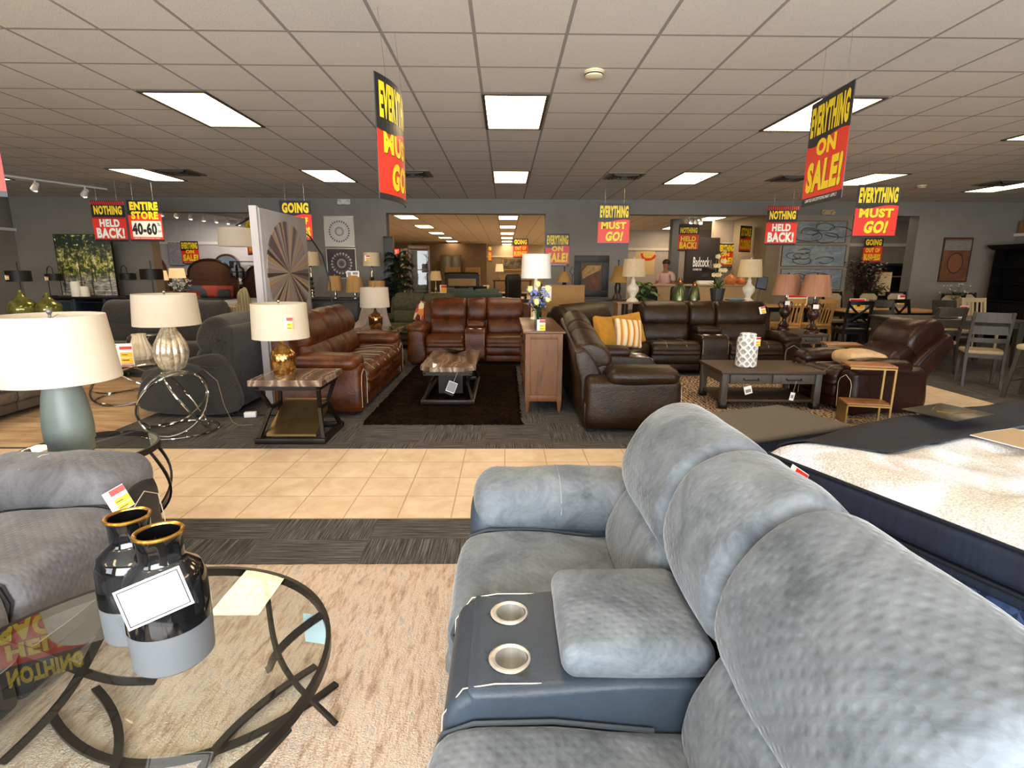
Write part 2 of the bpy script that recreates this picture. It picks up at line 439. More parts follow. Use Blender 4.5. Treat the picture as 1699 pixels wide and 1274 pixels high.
for y, rn in rows:
    for x, c in cn.items():
        if y > 14 and x in (-5.92, -8.94, 9.13): continue  # just past the openings these columns are unseen panels added to brighten the rooms
        if y > 12.5 and x in (-8.94, 9.13): yy = 14.2
        if y > 21 and x > 4: continue
        if y > 30 and x < -2 and y > 33: continue
        if abs(x) > 8 and y < 6: continue
        if x == 6.12 and y < 3: continue
        yy = y+(.6 if y > 13 and x in (-8.94, 9.13) else 0)+(.35 if x == 6.12 and y == 5.8 else 0)+(.75 if x == 9.13 and y == 9.6 else 0)
        ceiling_light(x, yy, 'lit ceiling panel of the %s column, %s%s' % (c, rn, '' if y < 13 or rn.startswith('just') else ' in the rear room'))
ceiling_light(10.9, 14.6, 'added ceiling panel out of sight over the display hutch, beyond the right opening')  # unseen panel added to brighten the wall beyond the right opening
def vent(x, y, lab):
    t = thing('ceiling_vent', lab, 'ceiling vent', (x, y, CH), 0, 'square ceiling air vents')
    m = MB(); m.box(-.3, .3, -.3, .3, -.012, 0); obj('frame', m, mat('vent_grey', '#6f665c', rough=.6), t)
    m = MB()
    for k in range(4):
        q = .06+.055*k
        for a in ((-q, q, -q, -q+.02), (-q, q, q-.02, q), (-q, -q+.02, -q, q), (q-.02, q, -q, q)): m.box(a[0], a[1], a[2], a[3], -.03, -.012)
    obj('louvre', m, mat('vent_dark', '#4c453d', rough=.6), t)
for x, y, l in ((-5.25, 9.3, 'square air vent beside the far left second-row light'), (-1.5, 9.3, 'square air vent behind the narrow hanging sign'), (1.95, 9.4, 'square air vent left of the right-hand second-row light'), (4.75, 9.5, 'square air vent partly behind the large navy and red sign'), (8.65, 9.85, 'square air vent near the right wall')): vent(x, y, l)
def smoke(x, y, lab, r=.075):
    t = thing('smoke_detector', lab, 'smoke detector', (x, y, CH), 0, 'ceiling smoke detectors')
    cm = mat('aged_cream_plastic', '#d8cba6', rough=.5)
    m = MB(); m.lathe([(0, 0), (r*1.05, 0), (r*1.05, -.012), (r, -.015), (0, -.015)], 24); obj('base', m, cm, t)
    m = MB(); m.lathe([(0, -.015), (r*.95, -.015), (r*.9, -.04), (r*.6, -.05), (0, -.05)], 24); obj('cap', m, cm, t)
    m = MB(); m.lathe([(r*.955, -.022), (r*.95, -.03), (r*.93, -.03), (r*.93, -.022)], 24); obj('grille', m, BLACK, t)
smoke(.69, 4.63, 'round cream smoke detector on the ceiling ahead of the central light'); smoke(7.5, 10.2, 'small smoke detector on the ceiling at far right')
def track_light(a, b, heads, lab, z=CH, aim=(0, .35, -.9), lit=14.0):
    t = thing('track_light', lab, 'track light', a, 0)
    d = Vector(b)-Vector(a); m = MB(); m.tube([(0, 0, -.02), d+Vector((0, 0, -.02))], .02, rect=(.035, .03), up=(0, 0, 1)); obj('rail', m, TRIMW, t)
    for k in range(heads):
        p = d*((k+.5)/heads); ax = Vector(aim).normalized(); q = p+Vector((0, 0, -.13))
        m = MB(); m.cyl(p+Vector((0, 0, -.03)), q, .012, n=8); m.cyl(q-ax*.06, q+ax*.08, .04, .06, 14)
        h = obj('spot_head', m, mat('white_spot_metal', '#e2ddd2', rough=.35), t)
        m = MB(); m.cyl(q+ax*.081, q+ax*.084, .05, n=14); obj('bulb', m, mat('lit_bulb', '#fff6e6', emit=lit), h)
track_light((-8.6, 8.9, CH), (-7.75, 11.2, CH), 3, 'white ceiling track with round spot heads at far left of the showroom', aim=(-.7, .4, -.6))
track_light((-8.75, 14.2, CH), (-8.1, 17.6, CH), 7, 'white ceiling track of spot heads over the beds', aim=(-.4, .5, -.75))
track_light((5.0, 15.7, CH), (5.7, 16.2, CH), 4, 'white ceiling track of spot heads before the dark lettered wall', aim=(.2, .6, -.75))
def emergency(x, y, z, lab, mt):
    t = thing('emergency_light', lab, 'emergency light', (x, y, z), 0, 'emergency lights high on the back wall')
    m = MB(); m.box(-.14, .14, -.07, 0, -.06, .05, .012); obj('case', m, mt, t)
    for s in (-1, 1):
        m = MB(); m.cyl((s*.09, -.07, -.01), (s*.09, -.11, -.03), .04, .045, 12); obj('lamp_head', m, mt, t)
emergency(-3.52, WB, 2.96, 'white emergency light at the ceiling above the medallion pictures', TRIMW)
emergency(7.15, WB, 2.80, 'beige emergency light high on the pier above the blue pictures', mat('aged_beige', '#b9a377', rough=.5))
def exit_sign(x, y, z, lab):
    t = thing('exit_sign', lab, 'exit sign', (x, y, z), 0)
    m = MB(); m.box(-.16, .16, -.03, .03, -.1, .1, .01); obj('case', m, mat('lit_red_exit', '#ff3c28', emit=1.2), t)
    m = MB(); m.text('EXIT', -.12, .12, -.06, .06, -.032, .04); obj('lettering', m, SWHT, t)
exit_sign(-3.62, 18.2, 2.06, 'small lit red exit sign beside the tall palm')

# ------------------------------------------------------------------ hanging sale signs
def bend(mb, f):
    for v in mb.bm.verts: v.co = f(v.co)
def sale_sign(kind, loc, rotz, label, h=.71, w=.56, hang=True, curve=0.0, group='hanging sale signs'):
    t = thing('sale_sign', label, 'sign', loc, rotz, group)
    F = (lambda c: Vector((c.x, c.y+curve*(1-(2*c.x/w)**2), c.z)))
    def grid(x0, x1, z0, z1, y0, y1, top=None, n=12):
        m = MB(); rings = []
        for i in range(n+1):
            x = x0+(x1-x0)*i/n; zt = z1+(top(x/w) if top else 0)
            rings.append([(x, y0, z0), (x, y1, z0), (x, y1, zt), (x, y0, zt)])
        m.loft(rings); bend(m, F); return m
    H = w/2
    def panel(name, z0, z1, mt, top=None, x0=-H, x1=H, lift=.001):
        obj(name, grid(x0, x1, z0*h, z1*h, -.003-lift, -.0031, top), mt, t, smooth=False)
    def txt(s, z0, z1, mt, x=.45, bold=.055, shear=0, cx=0, shadow=True, x0=None, x1=None):
        a, b = (-x*w+cx*w, x*w+cx*w) if x0 is None else (x0*w, x1*w)
        if shadow and z1 < .6:
            m = MB(); m.text(s, a+.005, b+.005, z0*h-.005, z1*h-.005, -.0046, bold+.005, shear); bend(m, F); obj('lettering_shadow', m, SBLK, t, smooth=False)
        m = MB(); m.text(s, a, b, z0*h, z1*h, -.0055, bold, shear); bend(m, F); obj('lettering', m, mt, t, smooth=False)
    obj('board', grid(-H, H, 0, h, -.003, .003), SBLK, t, smooth=False)
    wave = lambda q: .035*sin(q*5.2)*h
    if kind == 'must_go':
        panel('red_panel', .05, .585, RED, wave)
        txt('EVERYTHING', .66, .95, YEL); txt('MUST', .385, .56, YEL, .40); txt('GO!', .09, .33, YEL, .27, shear=.16)
    elif kind == 'on_sale':
        panel('red_panel', .075, .60, RED, wave)
        txt('EVERYTHING', .66, .95, YEL); txt('ON', .46, .62, YEL, .24); txt('SALE!', .12, .42, YEL, .43, shear=.05)
        txt('LIMITED EXCEPTIONS MAY APPLY', .03, .06, SWHT, .40, .02, shadow=False)
    elif kind in ('held_red', 'held_yellow'):
        st = kind == 'held_red'
        panel('red_panel', .055, .60 if st else .62, RED)
        if st:
            panel('red_panel', .90, .99, RED)
            m = MB()
            for z0, z1 in ((.9, .99), (.56, .62)):
                for k in range(16):
                    x = -H+.02+k*w/16.5; m.poly([(x, -.0042, z0*h), (x+.017, -.0042, z0*h), (x-.003, -.0042, z1*h), (x-.02, -.0042, z1*h)])
            obj('hazard_stripe', m, SBLK, t, smooth=False)
        txt('NOTHING', .66, .88, YEL, .42)
        hm = SWHT if st else YEL
        txt('HELD', .36, .55, hm, .30 if st else .38); txt('BACK!', .08, .34, hm, .42)
    elif kind == 'entire':
        panel('red_panel', .05, .66, RED, wave); panel('price_panel', .11, .50, SWHT, None, -.42*w, .46*w, .0015)
        txt('ENTIRE', .76, .96, YEL, .42); txt('STORE', .54, .73, YEL, .40)
        txt('40-60', .16, .46, SBLK, .40, .05, shadow=False, x0=-.42, x1=.32); txt('%', .38, .46, SBLK, shadow=False, x0=.34, x1=.44, bold=.02); txt('OFF', .22, .28, SBLK, shadow=False, x0=.34, x1=.45, bold=.02)
        txt('LIMITED EXCEPTIONS MAY APPLY', .065, .09, SWHT, .40, .02, shadow=False)
    elif kind == 'going':
        panel('red_panel', .05, .64, RED, wave)
        txt('GOING', .70, .95, YEL, .42); txt('OUT OF', .42, .60, YEL, .38); txt('BUSINESS', .10, .36, YEL, .44)
    elif kind == 'closing':
        panel('red_panel', .05, .55, RED, wave)
        txt('STORE', .60, .92, YEL, .42); txt('CLOSING', .10, .48, YEL, .44)
    if hang:
        for s in (-1, 1):
            m = MB(); x = s*w*.3; L = CH-loc[2]
            m.tube([F(Vector((x, 0, h-.015))), F(Vector((x, 0, h+.02))), Vector((x, 0, L))], .0012, 5); obj('wire', m, NICKEL, t)
    return t
SG = [('must_go', (-.74, 3.77, 1.945), R(84), 'narrow-looking curved sign hanging edge-on, reading EVERYTHING MUST GO!', dict(curve=-.05)),
 ('on_sale', (2.215, 3.97, 1.99), R(-94), 'large angled sign at right reading EVERYTHING ON SALE!', {}),
 ('held_red', (-7.16, 10.3, 1.99), R(6), 'striped NOTHING HELD BACK! sign at left before the tree painting', {}),
 ('entire', (-6.45, 10.2, 1.99), R(6), 'sign with white price panel reading ENTIRE STORE 40-60', {}),
 ('going', (-3.76, 10.2, 2.0), 0, 'GOING OUT OF BUSINESS sign half hidden by the sunburst panel', {}),
 ('must_go', (1.93, 10.0, 1.96), 0, 'EVERYTHING MUST GO! sign hanging above the dark portrait picture', {}),
 ('on_sale', (1.17, WB-.01, 1.60), 0, 'EVERYTHING ON SALE! sign on the wall right of the white drum lamp', dict(hang=False, w=.53)),
 ('held_yellow', (5.05, 15.4, 2.05), 0, 'yellow-lettered NOTHING HELD BACK! sign in the counter opening', {}),
 ('held_red', (5.18, 10.5, 1.99), R(-6), 'striped NOTHING HELD BACK! sign at right before the blue pictures', {}),
 ('must_go', (5.12, 7.75, 1.97), R(-6), 'EVERYTHING MUST GO! sign hanging right of the largest sign', {}),
 ('on_sale', (6.75, 17.05, 1.62), 0, 'EVERYTHING ON SALE! sign behind the potted orchid', dict(hang=False)),
 ('closing', (6.72, 15.6, 2.03), R(35), 'STORE CLOSING sign seen edge-on above the right white lamp', {}),
 ('going', (10.75, 16.2, 1.76), 0, 'GOING OUT OF BUSINESS sign above the red-leaved bush', dict(hang=False)),
 ('on_sale', (-10.15, 18.1, 1.66), 0, 'EVERYTHING ON SALE! sign on the bedroom wall', dict(hang=False)),
 ('going', (.58, 21.0, 1.95), 0, 'GOING OUT OF BUSINESS sign in the rear room above the white drum lamp', {}),
 ('held_yellow', (-.66, 24, 1.85), R(76), 'edge-on red sign beside the brown partition in the rear room', {}),
 ('held_yellow', (-3.70, 3.86, 2.0), R(32), 'NOTHING HELD BACK! sign hanging over the front seating, mirrored in the glass table', {}),
 ('must_go', (-4.97, 11.0, 1.78), R(-52), 'narrow sale sign behind the drum shade of the arched lamp', {})]
for k, loc, rz, lab, kw in SG: sale_sign(k, loc, rz, lab, **kw)
# ------------------------------------------------------------------ upholstery
STEEL = mat('brushed_steel', '#e2e0db', '#cbc8c2', rough=.38, metal=.85, scale=30, stretch=(1, 1, .05))
P_SEAT = [(.02, .30), (-.03, .36), (-.025, .43), (.05, .485), (.25, .49), (.5, .46), (.64, .43), (.64, .30)]
P_FOOT = [(.03, .16), (-.015, .19), (-.025, .25), (-.01, .31), (.04, .33), (.10, .30), (.10, .16)]
P_LUMB = [(.58, .42), (.53, .50), (.555, .62), (.62, .715), (.72, .74), (.78, .6), (.74, .42)]
P_HEAD = [(.63, .68), (.585, .77), (.60, .88), (.66, .98), (.76, 1.04), (.86, 1.03), (.93, .94), (.88, .75), (.76, .66)]
P_SHELL = [(.70, .08), (.72, .6), (.84, .93), (.92, .95), (.97, .88), (.94, .5), (.90, .08)]
def cut(o, spots, r, z0, z1):
    """bore round holes through a finished part"""
    m = MB()
    for x, y in spots: m.cyl((x, y, z0), (x, y, z1), r, n=28)
    k = obj('cutter', m, SBLK, o.parent); b = o.modifiers.new('b', 'BOOLEAN'); b.operation = 'DIFFERENCE'; b.object = k; b.solver = 'EXACT'
    bpy.context.view_layer.update()
    me = bpy.data.meshes.new_from_object(o.evaluated_get(bpy.context.evaluated_depsgraph_get())); o.modifiers.clear(); o.data = me; bpy.data.objects.remove(k)
    me.name = o.name
def arc_stitch(m, pts, r=.0015): m.tube(pts, r, 5)
def recliner(name, label, cat, loc, rotz, units, A, FAB, LEA, group=None, dots=None, stitch=True, arm_top=.68, pads=(1, 1), foot_fabric=True, crown=.03, into=None, arms=(1, 1), pad_t=.16, seat_up=0.0, piping=None):
    """reclining sofa facing local -Y; units = [(kind, width)], A = arm width"""
    if into is None: t = thing(name, label, cat, loc, rotz, group)
    else: t = into; MB.DEF = Matrix.Translation(-Vector(t.location)) @ T(*loc, rz=rotz)
    W = sum(u[1] for u in units)+2*A; x = -W/2
    L0, R0 = -W/2+(0 if arms[0] else A), W/2-(0 if arms[1] else A)
    m = MB(); m.box(L0+.03, R0-.03, .06, .92, .05, .30, .03); obj('base', m, LEA, t)
    m = MB()
    for q in (L0+.1, R0-.1):
        for y in (.12, .84): m.box(q-.03, q+.03, y-.03, y+.03, 0, .055)
    obj('foot', m, BLACK, t)
    x += A
    for k, (kind, w) in enumerate(units):
        a, b = x+.004, x+w-.004
        if kind != 'console':
            m = MB(); m.sweep([(y, z+seat_up*(z > .4)-(.05 if seat_up and z < .37 else 0)) for y, z in P_SEAT], a, b, r=.045, crown=.02, wob=.01); s = obj('seat_cushion', m, FAB, t, ang=60)
            if piping:
                for X in (a+.004, b-.004): st = MB(); st.tube([(X, y, z+seat_up) for y, z in ((-.0, .33), (-.02, .40), (.0, .455), (.07, .483), (.25, .487), (.48, .46))], .006, 6); obj('piping', st, piping, s)
            if stitch and not piping:
                for q in (.3, .7):
                    st = MB(); X = a+(b-a)*q; arc_stitch(st, [(X, y, z+.007) for y, z in ((-.03, .37), (-.033, .43), (.05, .49), (.25, .497), (.5, .468))]); obj('stitching', st, STCH, s)
            m = MB(); m.sweep(P_FOOT, a, b, r=.03, wob=.006); obj('footrest', m, FAB if foot_fabric else LEA, t, ang=60)
            m = MB(); m.box(a, b, .005, .08, .07, .17, .02); obj('front_rail', m, LEA, t)
            m = MB(); m.sweep(P_LUMB, a, b, r=.06, crown=.03, wob=.012); obj('lumbar_cushion', m, FAB, t, ang=60)
        else:
            m = MB(); m.sweep([(.02, .08), (-.01, .3), (0, .5), (.05, .565), (.12, .58), (.64, .58), (.66, .3), (.66, .08)], a, b, r=.025, m=40); c = obj('console', m, LEA, t, ang=60)
            m = MB(); m.rbox(a+.012, b-.012, .27, .63, .585, .675, .04, (0, 0, .018), wob=.006); obj('console_lid', m, FAB, c, ang=60)
            for q in (.27, .73):
                X = a+(b-a)*q; Y = .155
                m = MB(); m.shell([(.036, .50), (.040, .584), (.048, .586), (.054, .583)], .0015, 28, (X, Y, 0)); m.lathe([(0, .50), (.038, .50), (.038, .503), (0, .503)], 24, c=(X, Y, 0)); obj('cup_holder', m, STEEL, c)
            for X in (a+.02, b-.02): st = MB(); arc_stitch(st, [(X, y, z) for y, z in ((-.012, .32), (-.004, .5), (.045, .572), (.12, .585), (.27, .585))]); obj('stitching', st, STCH, c)
            cut(c, [(a+(b-a)*q, .155) for q in (.27, .73)], .0395, .49, .7)
        m = MB(); m.sweep(P_HEAD, a-.002, b+.002, r=.055, crown=crown, n=9, wob=.009); obj('headrest', m, FAB, t, ang=60)
        x += w
    m = MB(); m.sweep(P_SHELL, L0+A*.55*arms[0], R0-A*.55*arms[1], r=.04); obj('back_shell', m, LEA, t, ang=60)
    for sx, on in ((-1, arms[0]), (1, arms[1])):
        if not on: continue
        c = sx*(W/2-A/2); h = A/2
        m = MB(); m.sweep([(c-h*.92, .06), (c-h*.95, .4), (c-h*.8, arm_top-.12), (c, arm_top-.07), (c+h*.8, arm_top-.12), (c+h*.95, .4), (c+h*.92, .06)], .0, .9, axis='y', r=.06); a_ = obj('armrest', m, LEA, t, ang=60)
        m = MB(); m.rbox(c-h*1.08, c+h*1.08, .02, .70, arm_top-pad_t, arm_top, .085, (.015, .01, .02), wob=.012); obj('arm_pad', m, FAB, a_, ang=60)
        if not stitch and pad_t > .18:
            st = MB(); st.tube([(c+(h*1.08+.016)*u, .36, arm_top-.10+.123*(1-abs(u)**3)**.5) for u in (-1, -.9, -.7, -.4, 0, .4, .7, .9, 1)], .0022, 5); obj('seam', st, mat('grey_seam_thread', '#8d9196', rough=.8), a_)
        if stitch:
            st = MB(); st.tube([(c-h*.7, .0, .09), (c-h*.78, -.004, .35), (c-h*.62, -.004, arm_top-.2), (c, -.004, arm_top-.15), (c+h*.62, -.004, arm_top-.2), (c+h*.78, -.004, .35), (c+h*.7, .0, .09)], .0025, 5); obj('stitching', st, STCH, a_)
            st = MB(); st.tube([(c-h*1.09, .42, arm_top-.1), (c-h*.8, .42, arm_top-.004), (c, .42, arm_top+.018), (c+h*.8, .42, arm_top-.004), (c+h*1.09, .42, arm_top-.1)], .0022, 5); obj('stitching', st, STCH, a_)
    MB.DEF = Matrix()
    return t
GV = velvet('grey_dimpled_velvet', '#4a5056', '#7e858c')
GVD = velvet('grey_dimpled_velvet_warm', '#4d4c4f', '#747375')
SL = leather('slate_grey_leather', '#2f3843', '#3a4450', .42, .15)
CL = leather('charcoal_leather', '#2b2b2e', '#343437', .42, .15)
t = recliner('reclining_loveseat', 'grey dimpled plush reclining loveseat with console in the front right', 'loveseat', (-.14, 1.235, .018), R(-90), [('seat', .53), ('console', .40), ('seat', .56)], .29, GV, SL, 'matching grey plush reclining sofas', stitch=False, crown=.03, pad_t=.20, seat_up=.025, piping=mat('slate_piping', '#3a4046', rough=.6))
t.scale = (1, 1, .982)
t = recliner('reclining_sofa', 'grey dimpled plush sofa at the left edge beside the glass coffee table', 'sofa', (-1.61, 1.30, .018), R(90), [('seat', .56), ('seat', .56), ('seat', .56)], .29, GVD, CL, 'matching grey plush reclining sofas', stitch=True, pad_t=.20, seat_up=.045, piping=mat('charcoal_piping', '#242427', rough=.6), foot_fabric=False)

# ------------------------------------------------------------------ rugs
def rug_heather():
    n = NT('heathered_beige_rug'); a = n.noise(n.co('Object', (26, 5.5, 1)), 1, 6, .72, .4); b = n.noise(n.co('Object'), 160, 3); c = n.noise(n.co('Object', (60, 14, 1)), 1, 4, .7)
    f = n.math('ADD', n.math('MULTIPLY', a, .7), n.math('MULTIPLY', c, .35))
    n.set(Base_Color=n.ramp(f, [(.36, '#9c8272'), (.46, '#c8ae9a'), (.56, '#e4d0be'), (.66, '#b9b2ae')]), Roughness=.95, Specular_IOR_Level=.05)
    n.bump(n.math('ADD', b, c), .8, .015); return n.m
HEA = rug_heather()
def pile_rug(name, label, x0, x1, y0, y1, h, mt, amp, nx, ny, cat='rug', kx=40, skew=0.0, edge=.03):
    m = MB(); g = []
    for j in range(ny+1):
        row = []
        for i in range(nx+1):
            u, v = i/nx, j/ny; x = x0+(x1-x0)*u+skew*v; y = y0+(y1-y0)*v
            e = min(u, 1-u)*(x1-x0); f = min(v, 1-v)*(y1-y0); d = min(1, min(e, f)/.03)
            n1 = noise.noise(Vector((x*kx*.12, y*kx*.12, 3))); n2 = noise.noise(Vector((x*kx, y*kx, 1)))
            z = .004+(h-.004)*d+amp*(n2*.7+n1*.7)*d
            if d < 1: x += noise.noise(Vector((y*kx, x*kx, 9)))*edge*.6; y += noise.noise(Vector((x*kx, y*kx, 5)))*edge*.6
            row.append(m._v((x, y, max(.0045, z))))
        g.append(row)
    for j in range(ny):
        for i in range(nx): m._f((g[j][i], g[j][i+1], g[j+1][i+1], g[j+1][i]))
    b = [m._v((v.co.x, v.co.y, .0042)) for v in g[0]]
    for i in range(nx): m._f((b[i], b[i+1], g[0][i+1], g[0][i]))
    o = obj(name, m, mt); tag(o, label, cat); return o
pile_rug('area_rug', 'heathered beige and grey rug under the round glass coffee table', -2.25, .45, -.2, 2.6, .016, HEA, .002, 90, 90, kx=60, edge=.01)
SHAG = mat('chocolate_shag_pile', '#0c0705', '#2f1f14', rough=.95, scale=7, bump=1.0, bscale=220, dist=.02, spec=.05, ndist=1.2, lo=.3, hi=.72)
pile_rug('shag_rug', 'dark chocolate shag rug between the brown leather sofas', -1.42, .17, 5.22, 8.5, .04, SHAG, .018, 110, 190, kx=38, edge=.06)
BRUG = mat('sand_streaked_rug', '#a5825c', '#cdb08c', rough=.95, scale=2, stretch=(1, 5, 1), bump=.4, bscale=120)
pile_rug('area_rug', 'sandy beige streaked rug under the chrome coffee table at left', -7.2, -3.72, 4.52, 7.6, .014, BRUG, .001, 30, 30, edge=.01)
def rug_pattern():
    n = NT('red_beige_pattern_rug'); v = n.co('Object'); w = n.n('TexWave', {'Vector': v, 'Scale': 7, 'Distortion': 9, 'Detail': 4, 'Detail Scale': 2.2})
    n.set(Base_Color=n.ramp(w.outputs[1], [(.3, '#4d2a1d'), (.5, '#9c7f64'), (.75, '#b9a288')]), Roughness=.95); return n.m
pile_rug('area_rug', 'red and beige patterned rug under the rustic coffee table', 1.78, 4.5, 5.0, 7.8, .012, rug_pattern(), .001, 30, 30, edge=.01)

# ------------------------------------------------------------------ round glass tables
t = thing('coffee_table', 'round glass coffee table with curved dark bronze bars on the beige rug', 'coffee table', (-1.03, 1.29, .016), 0, 'matching glass and bronze tables')
RC = .525; ZT = .434
ring = lambda r, z, n=56, a0=0, a1=2*PI: [(r*cos(a0+(a1-a0)*i/n), r*sin(a0+(a1-a0)*i/n), z) for i in range(n)]
m = MB(); m.tube(ring(RC, ZT-.014, 72), .01, closed=True, rect=(.014, .03), up=(0, 0, 1)); obj('rim', m, BRONZE, t)
m = MB(); m.lathe([(0, ZT-.010), (RC-.007, ZT-.010), (RC-.007, ZT), (0, ZT)], 72); obj('glass_top', m, GLASS, t)
for k in range(4):
    a = R(45+90*k+8); c = (cos(a), sin(a)); ca, sa = cos(a), sin(a)
    m = MB()
    for s in (-1, 1):
        pts = []
        for i in range(15):
            q = i/14; an = a+s*(.34-.75*q); r = RC*(1.0-.20*sin(PI*q)+.02*q); pts.append((r*cos(an), r*sin(an), (ZT-.03)*(1-q)+.008*q))
        m.tube(pts, .01, rect=(.026, .01), up=(ca, sa, 0))
    obj('leg', m, BRONZE, t)
for k in range(2):
    m = MB()
    for s in (-1, 1):
        pts = []
        for i in range(25):
            q = -1+2*i/24; u, w = .47*q, s*(.12+.26*q*q)
            a = R(8+90*k); pts.append((u*cos(a)-w*sin(a), u*sin(a)+w*cos(a), .012+.012*k))
        m.tube(pts, .01, rect=(.026, .012), up=(0, 0, 1))
    obj('base_arc', m, BRONZE, t)
# end table beside the left sofa
t = thing('end_table', 'round glass end table with dark crescent legs behind the left grey sofa', 'end table', (-2.2, 2.76, 0), 0, 'matching glass and bronze tables')
m = MB(); m.tube(ring(.315, .575, 56), .01, closed=True, rect=(.014, .032), up=(0, 0, 1)); obj('rim', m, BRONZE, t)
m = MB(); m.lathe([(0, .582), (.308, .582), (.308, .591), (0, .591)], 56); obj('glass_top', m, GLASS, t)
for k in range(3):
    a0 = R(30+120*k)
    m = MB()
    for s in (-1, 1):
        pts = []
        for i in range(17):
            q = i/16; an = a0+s*(.42*cos(q*PI*.55)); r = .30+.09*sin(PI*min(1, q*1.1))-.20*q**2.4; pts.append((r*cos(an), r*sin(an), .56*(1-q)+.012*q))
        m.tube(pts, .01, rect=(.03, .012), up=(cos(a0), sin(a0), 0))
    obj('leg', m, BRONZE, t)
m = MB(); m.tube(ring(.21, .011, 44), .01, closed=True, rect=(.02, .02), up=(0, 0, 1))
obj('base_ring', m, BRONZE, t)

# ------------------------------------------------------------------ lamps
def lamp(label, loc, base, shade, bm, sm=None, ribs=0, amp=0, group='table lamps', finial=True, name='table_lamp', foot=None, rotz=0, fm=None, ex=None):
    """base: profile (r, z); shade: (r_bottom, r_top, z0, z1)"""
    t = thing(name, label, 'lamp', loc, rotz, group)
    m = MB(); m.lathe(base, 40 if not ribs else ribs*8, ribs, amp); obj('lamp_base', m, bm, t, ang=50)
    rb, rt, z0, z1 = shade; zt = base[-1][1]
    m = MB(); m.shell([(rb+(rt-rb)*q, z0+(z1-z0)*q) for q in (0, .02, .5, .98, 1)], .004, 44); obj('lamp_shade', m, sm or SHADE, t)
    m = MB(); m.cyl((0, 0, zt-.01), (0, 0, z1-.02), .007, n=8)
    for k in range(3): m.cyl((0, 0, z1-.02), (rt*cos(k*2.1)*.98, rt*sin(k*2.1)*.98, z1-.012), .0025, n=6)
    h = obj('harp', m, NICKEL, t)
    if finial:
        m = MB(); m.lathe([(0, z1-.02), (.008, z1-.01), (.006, z1), (.014, z1+.014), (.012, z1+.024), (0, z1+.03)], 14); obj('finial', m, fm or NICKEL, h)
    if foot:
        m = MB(); m.lathe(foot, 32); obj('lamp_foot', m, bm, t)
    if ex: ex(t)
    return t
TEAL = mat('matte_teal_grey_ceramic', '#707973', '#68716b', rough=.45, scale=3)
lamp('large cream shade lamp with teal-grey bottle base on the near end table', (-2.25, 2.72, .592), [(0, 0), (.096, 0), (.098, .004), (.098, .05), (.106, .06), (.108, .13), (.104, .2), (.091, .29), (.074, .36), (.062, .40), (.05, .41), (0, .41)], (.262, .225, .375, .70), TEAL, fm=mat('grey_metal_finial', '#77787a', rough=.4, metal=.5))
SILV = NT('ribbed_mercury_glass'); _v = SILV.co('Object'); SILV.set(Base_Color=SILV.ramp(SILV.noise(_v, 26, 6, .75), [(.35, '#a08a6a'), (.5, '#cfc2aa'), (.65, '#e9e2d3')]), Metallic=.55, Roughness=.25); SILV.bump(SILV.noise(_v, 60, 4), .15, .005); SILV = SILV.m
lamp('white drum lamp with ribbed mercury glass teardrop base on the chrome end table', (-3.10, 5.03, .592), [(0, 0), (.075, 0), (.1, .03), (.127, .10), (.136, .17), (.122, .25), (.085, .33), (.05, .40), (.034, .45), (.03, .5), (0, .5)], (.275, .255, .42, .70), SILV, ribs=14, amp=.10)
GOLD = NT('crackled_gold_glass'); _v = GOLD.co('Object'); GOLD.set(Base_Color=GOLD.ramp(GOLD.noise(_v, 30, 6, .75), [(.32, '#7a4c1c'), (.5, '#c8964c'), (.68, '#ecd29a')]), Metallic=.95, Roughness=.14); GOLD.bump(GOLD.noise(_v, 45, 4), .25, .006); GOLD = GOLD.m
gb = [(0, 0), (.085, 0), (.09, .006), (.098, .03), (.104, .05), (.108, .12), (.11, .17), (.1, .195), (.07, .235), (.03, .262), (.018, .29), (.016, .33), (0, .33)]
lamp('gold mercury glass lamp with white shade on the marble-top end table by the aisle', (-2.03, 4.93, .577), gb, (.245, .235, .33, .64), GOLD, ribs=0, group='gold mercury glass lamps')
lamp('gold mercury glass lamp with cream shade between the two brown sofas', (-2.04, 8.6, .602), gb, (.23, .215, .335, .64), mat('copper_mercury_glass', '#6b4526', '#b98a50', rough=.12, metal=.9, scale=25), group='gold mercury glass lamps')
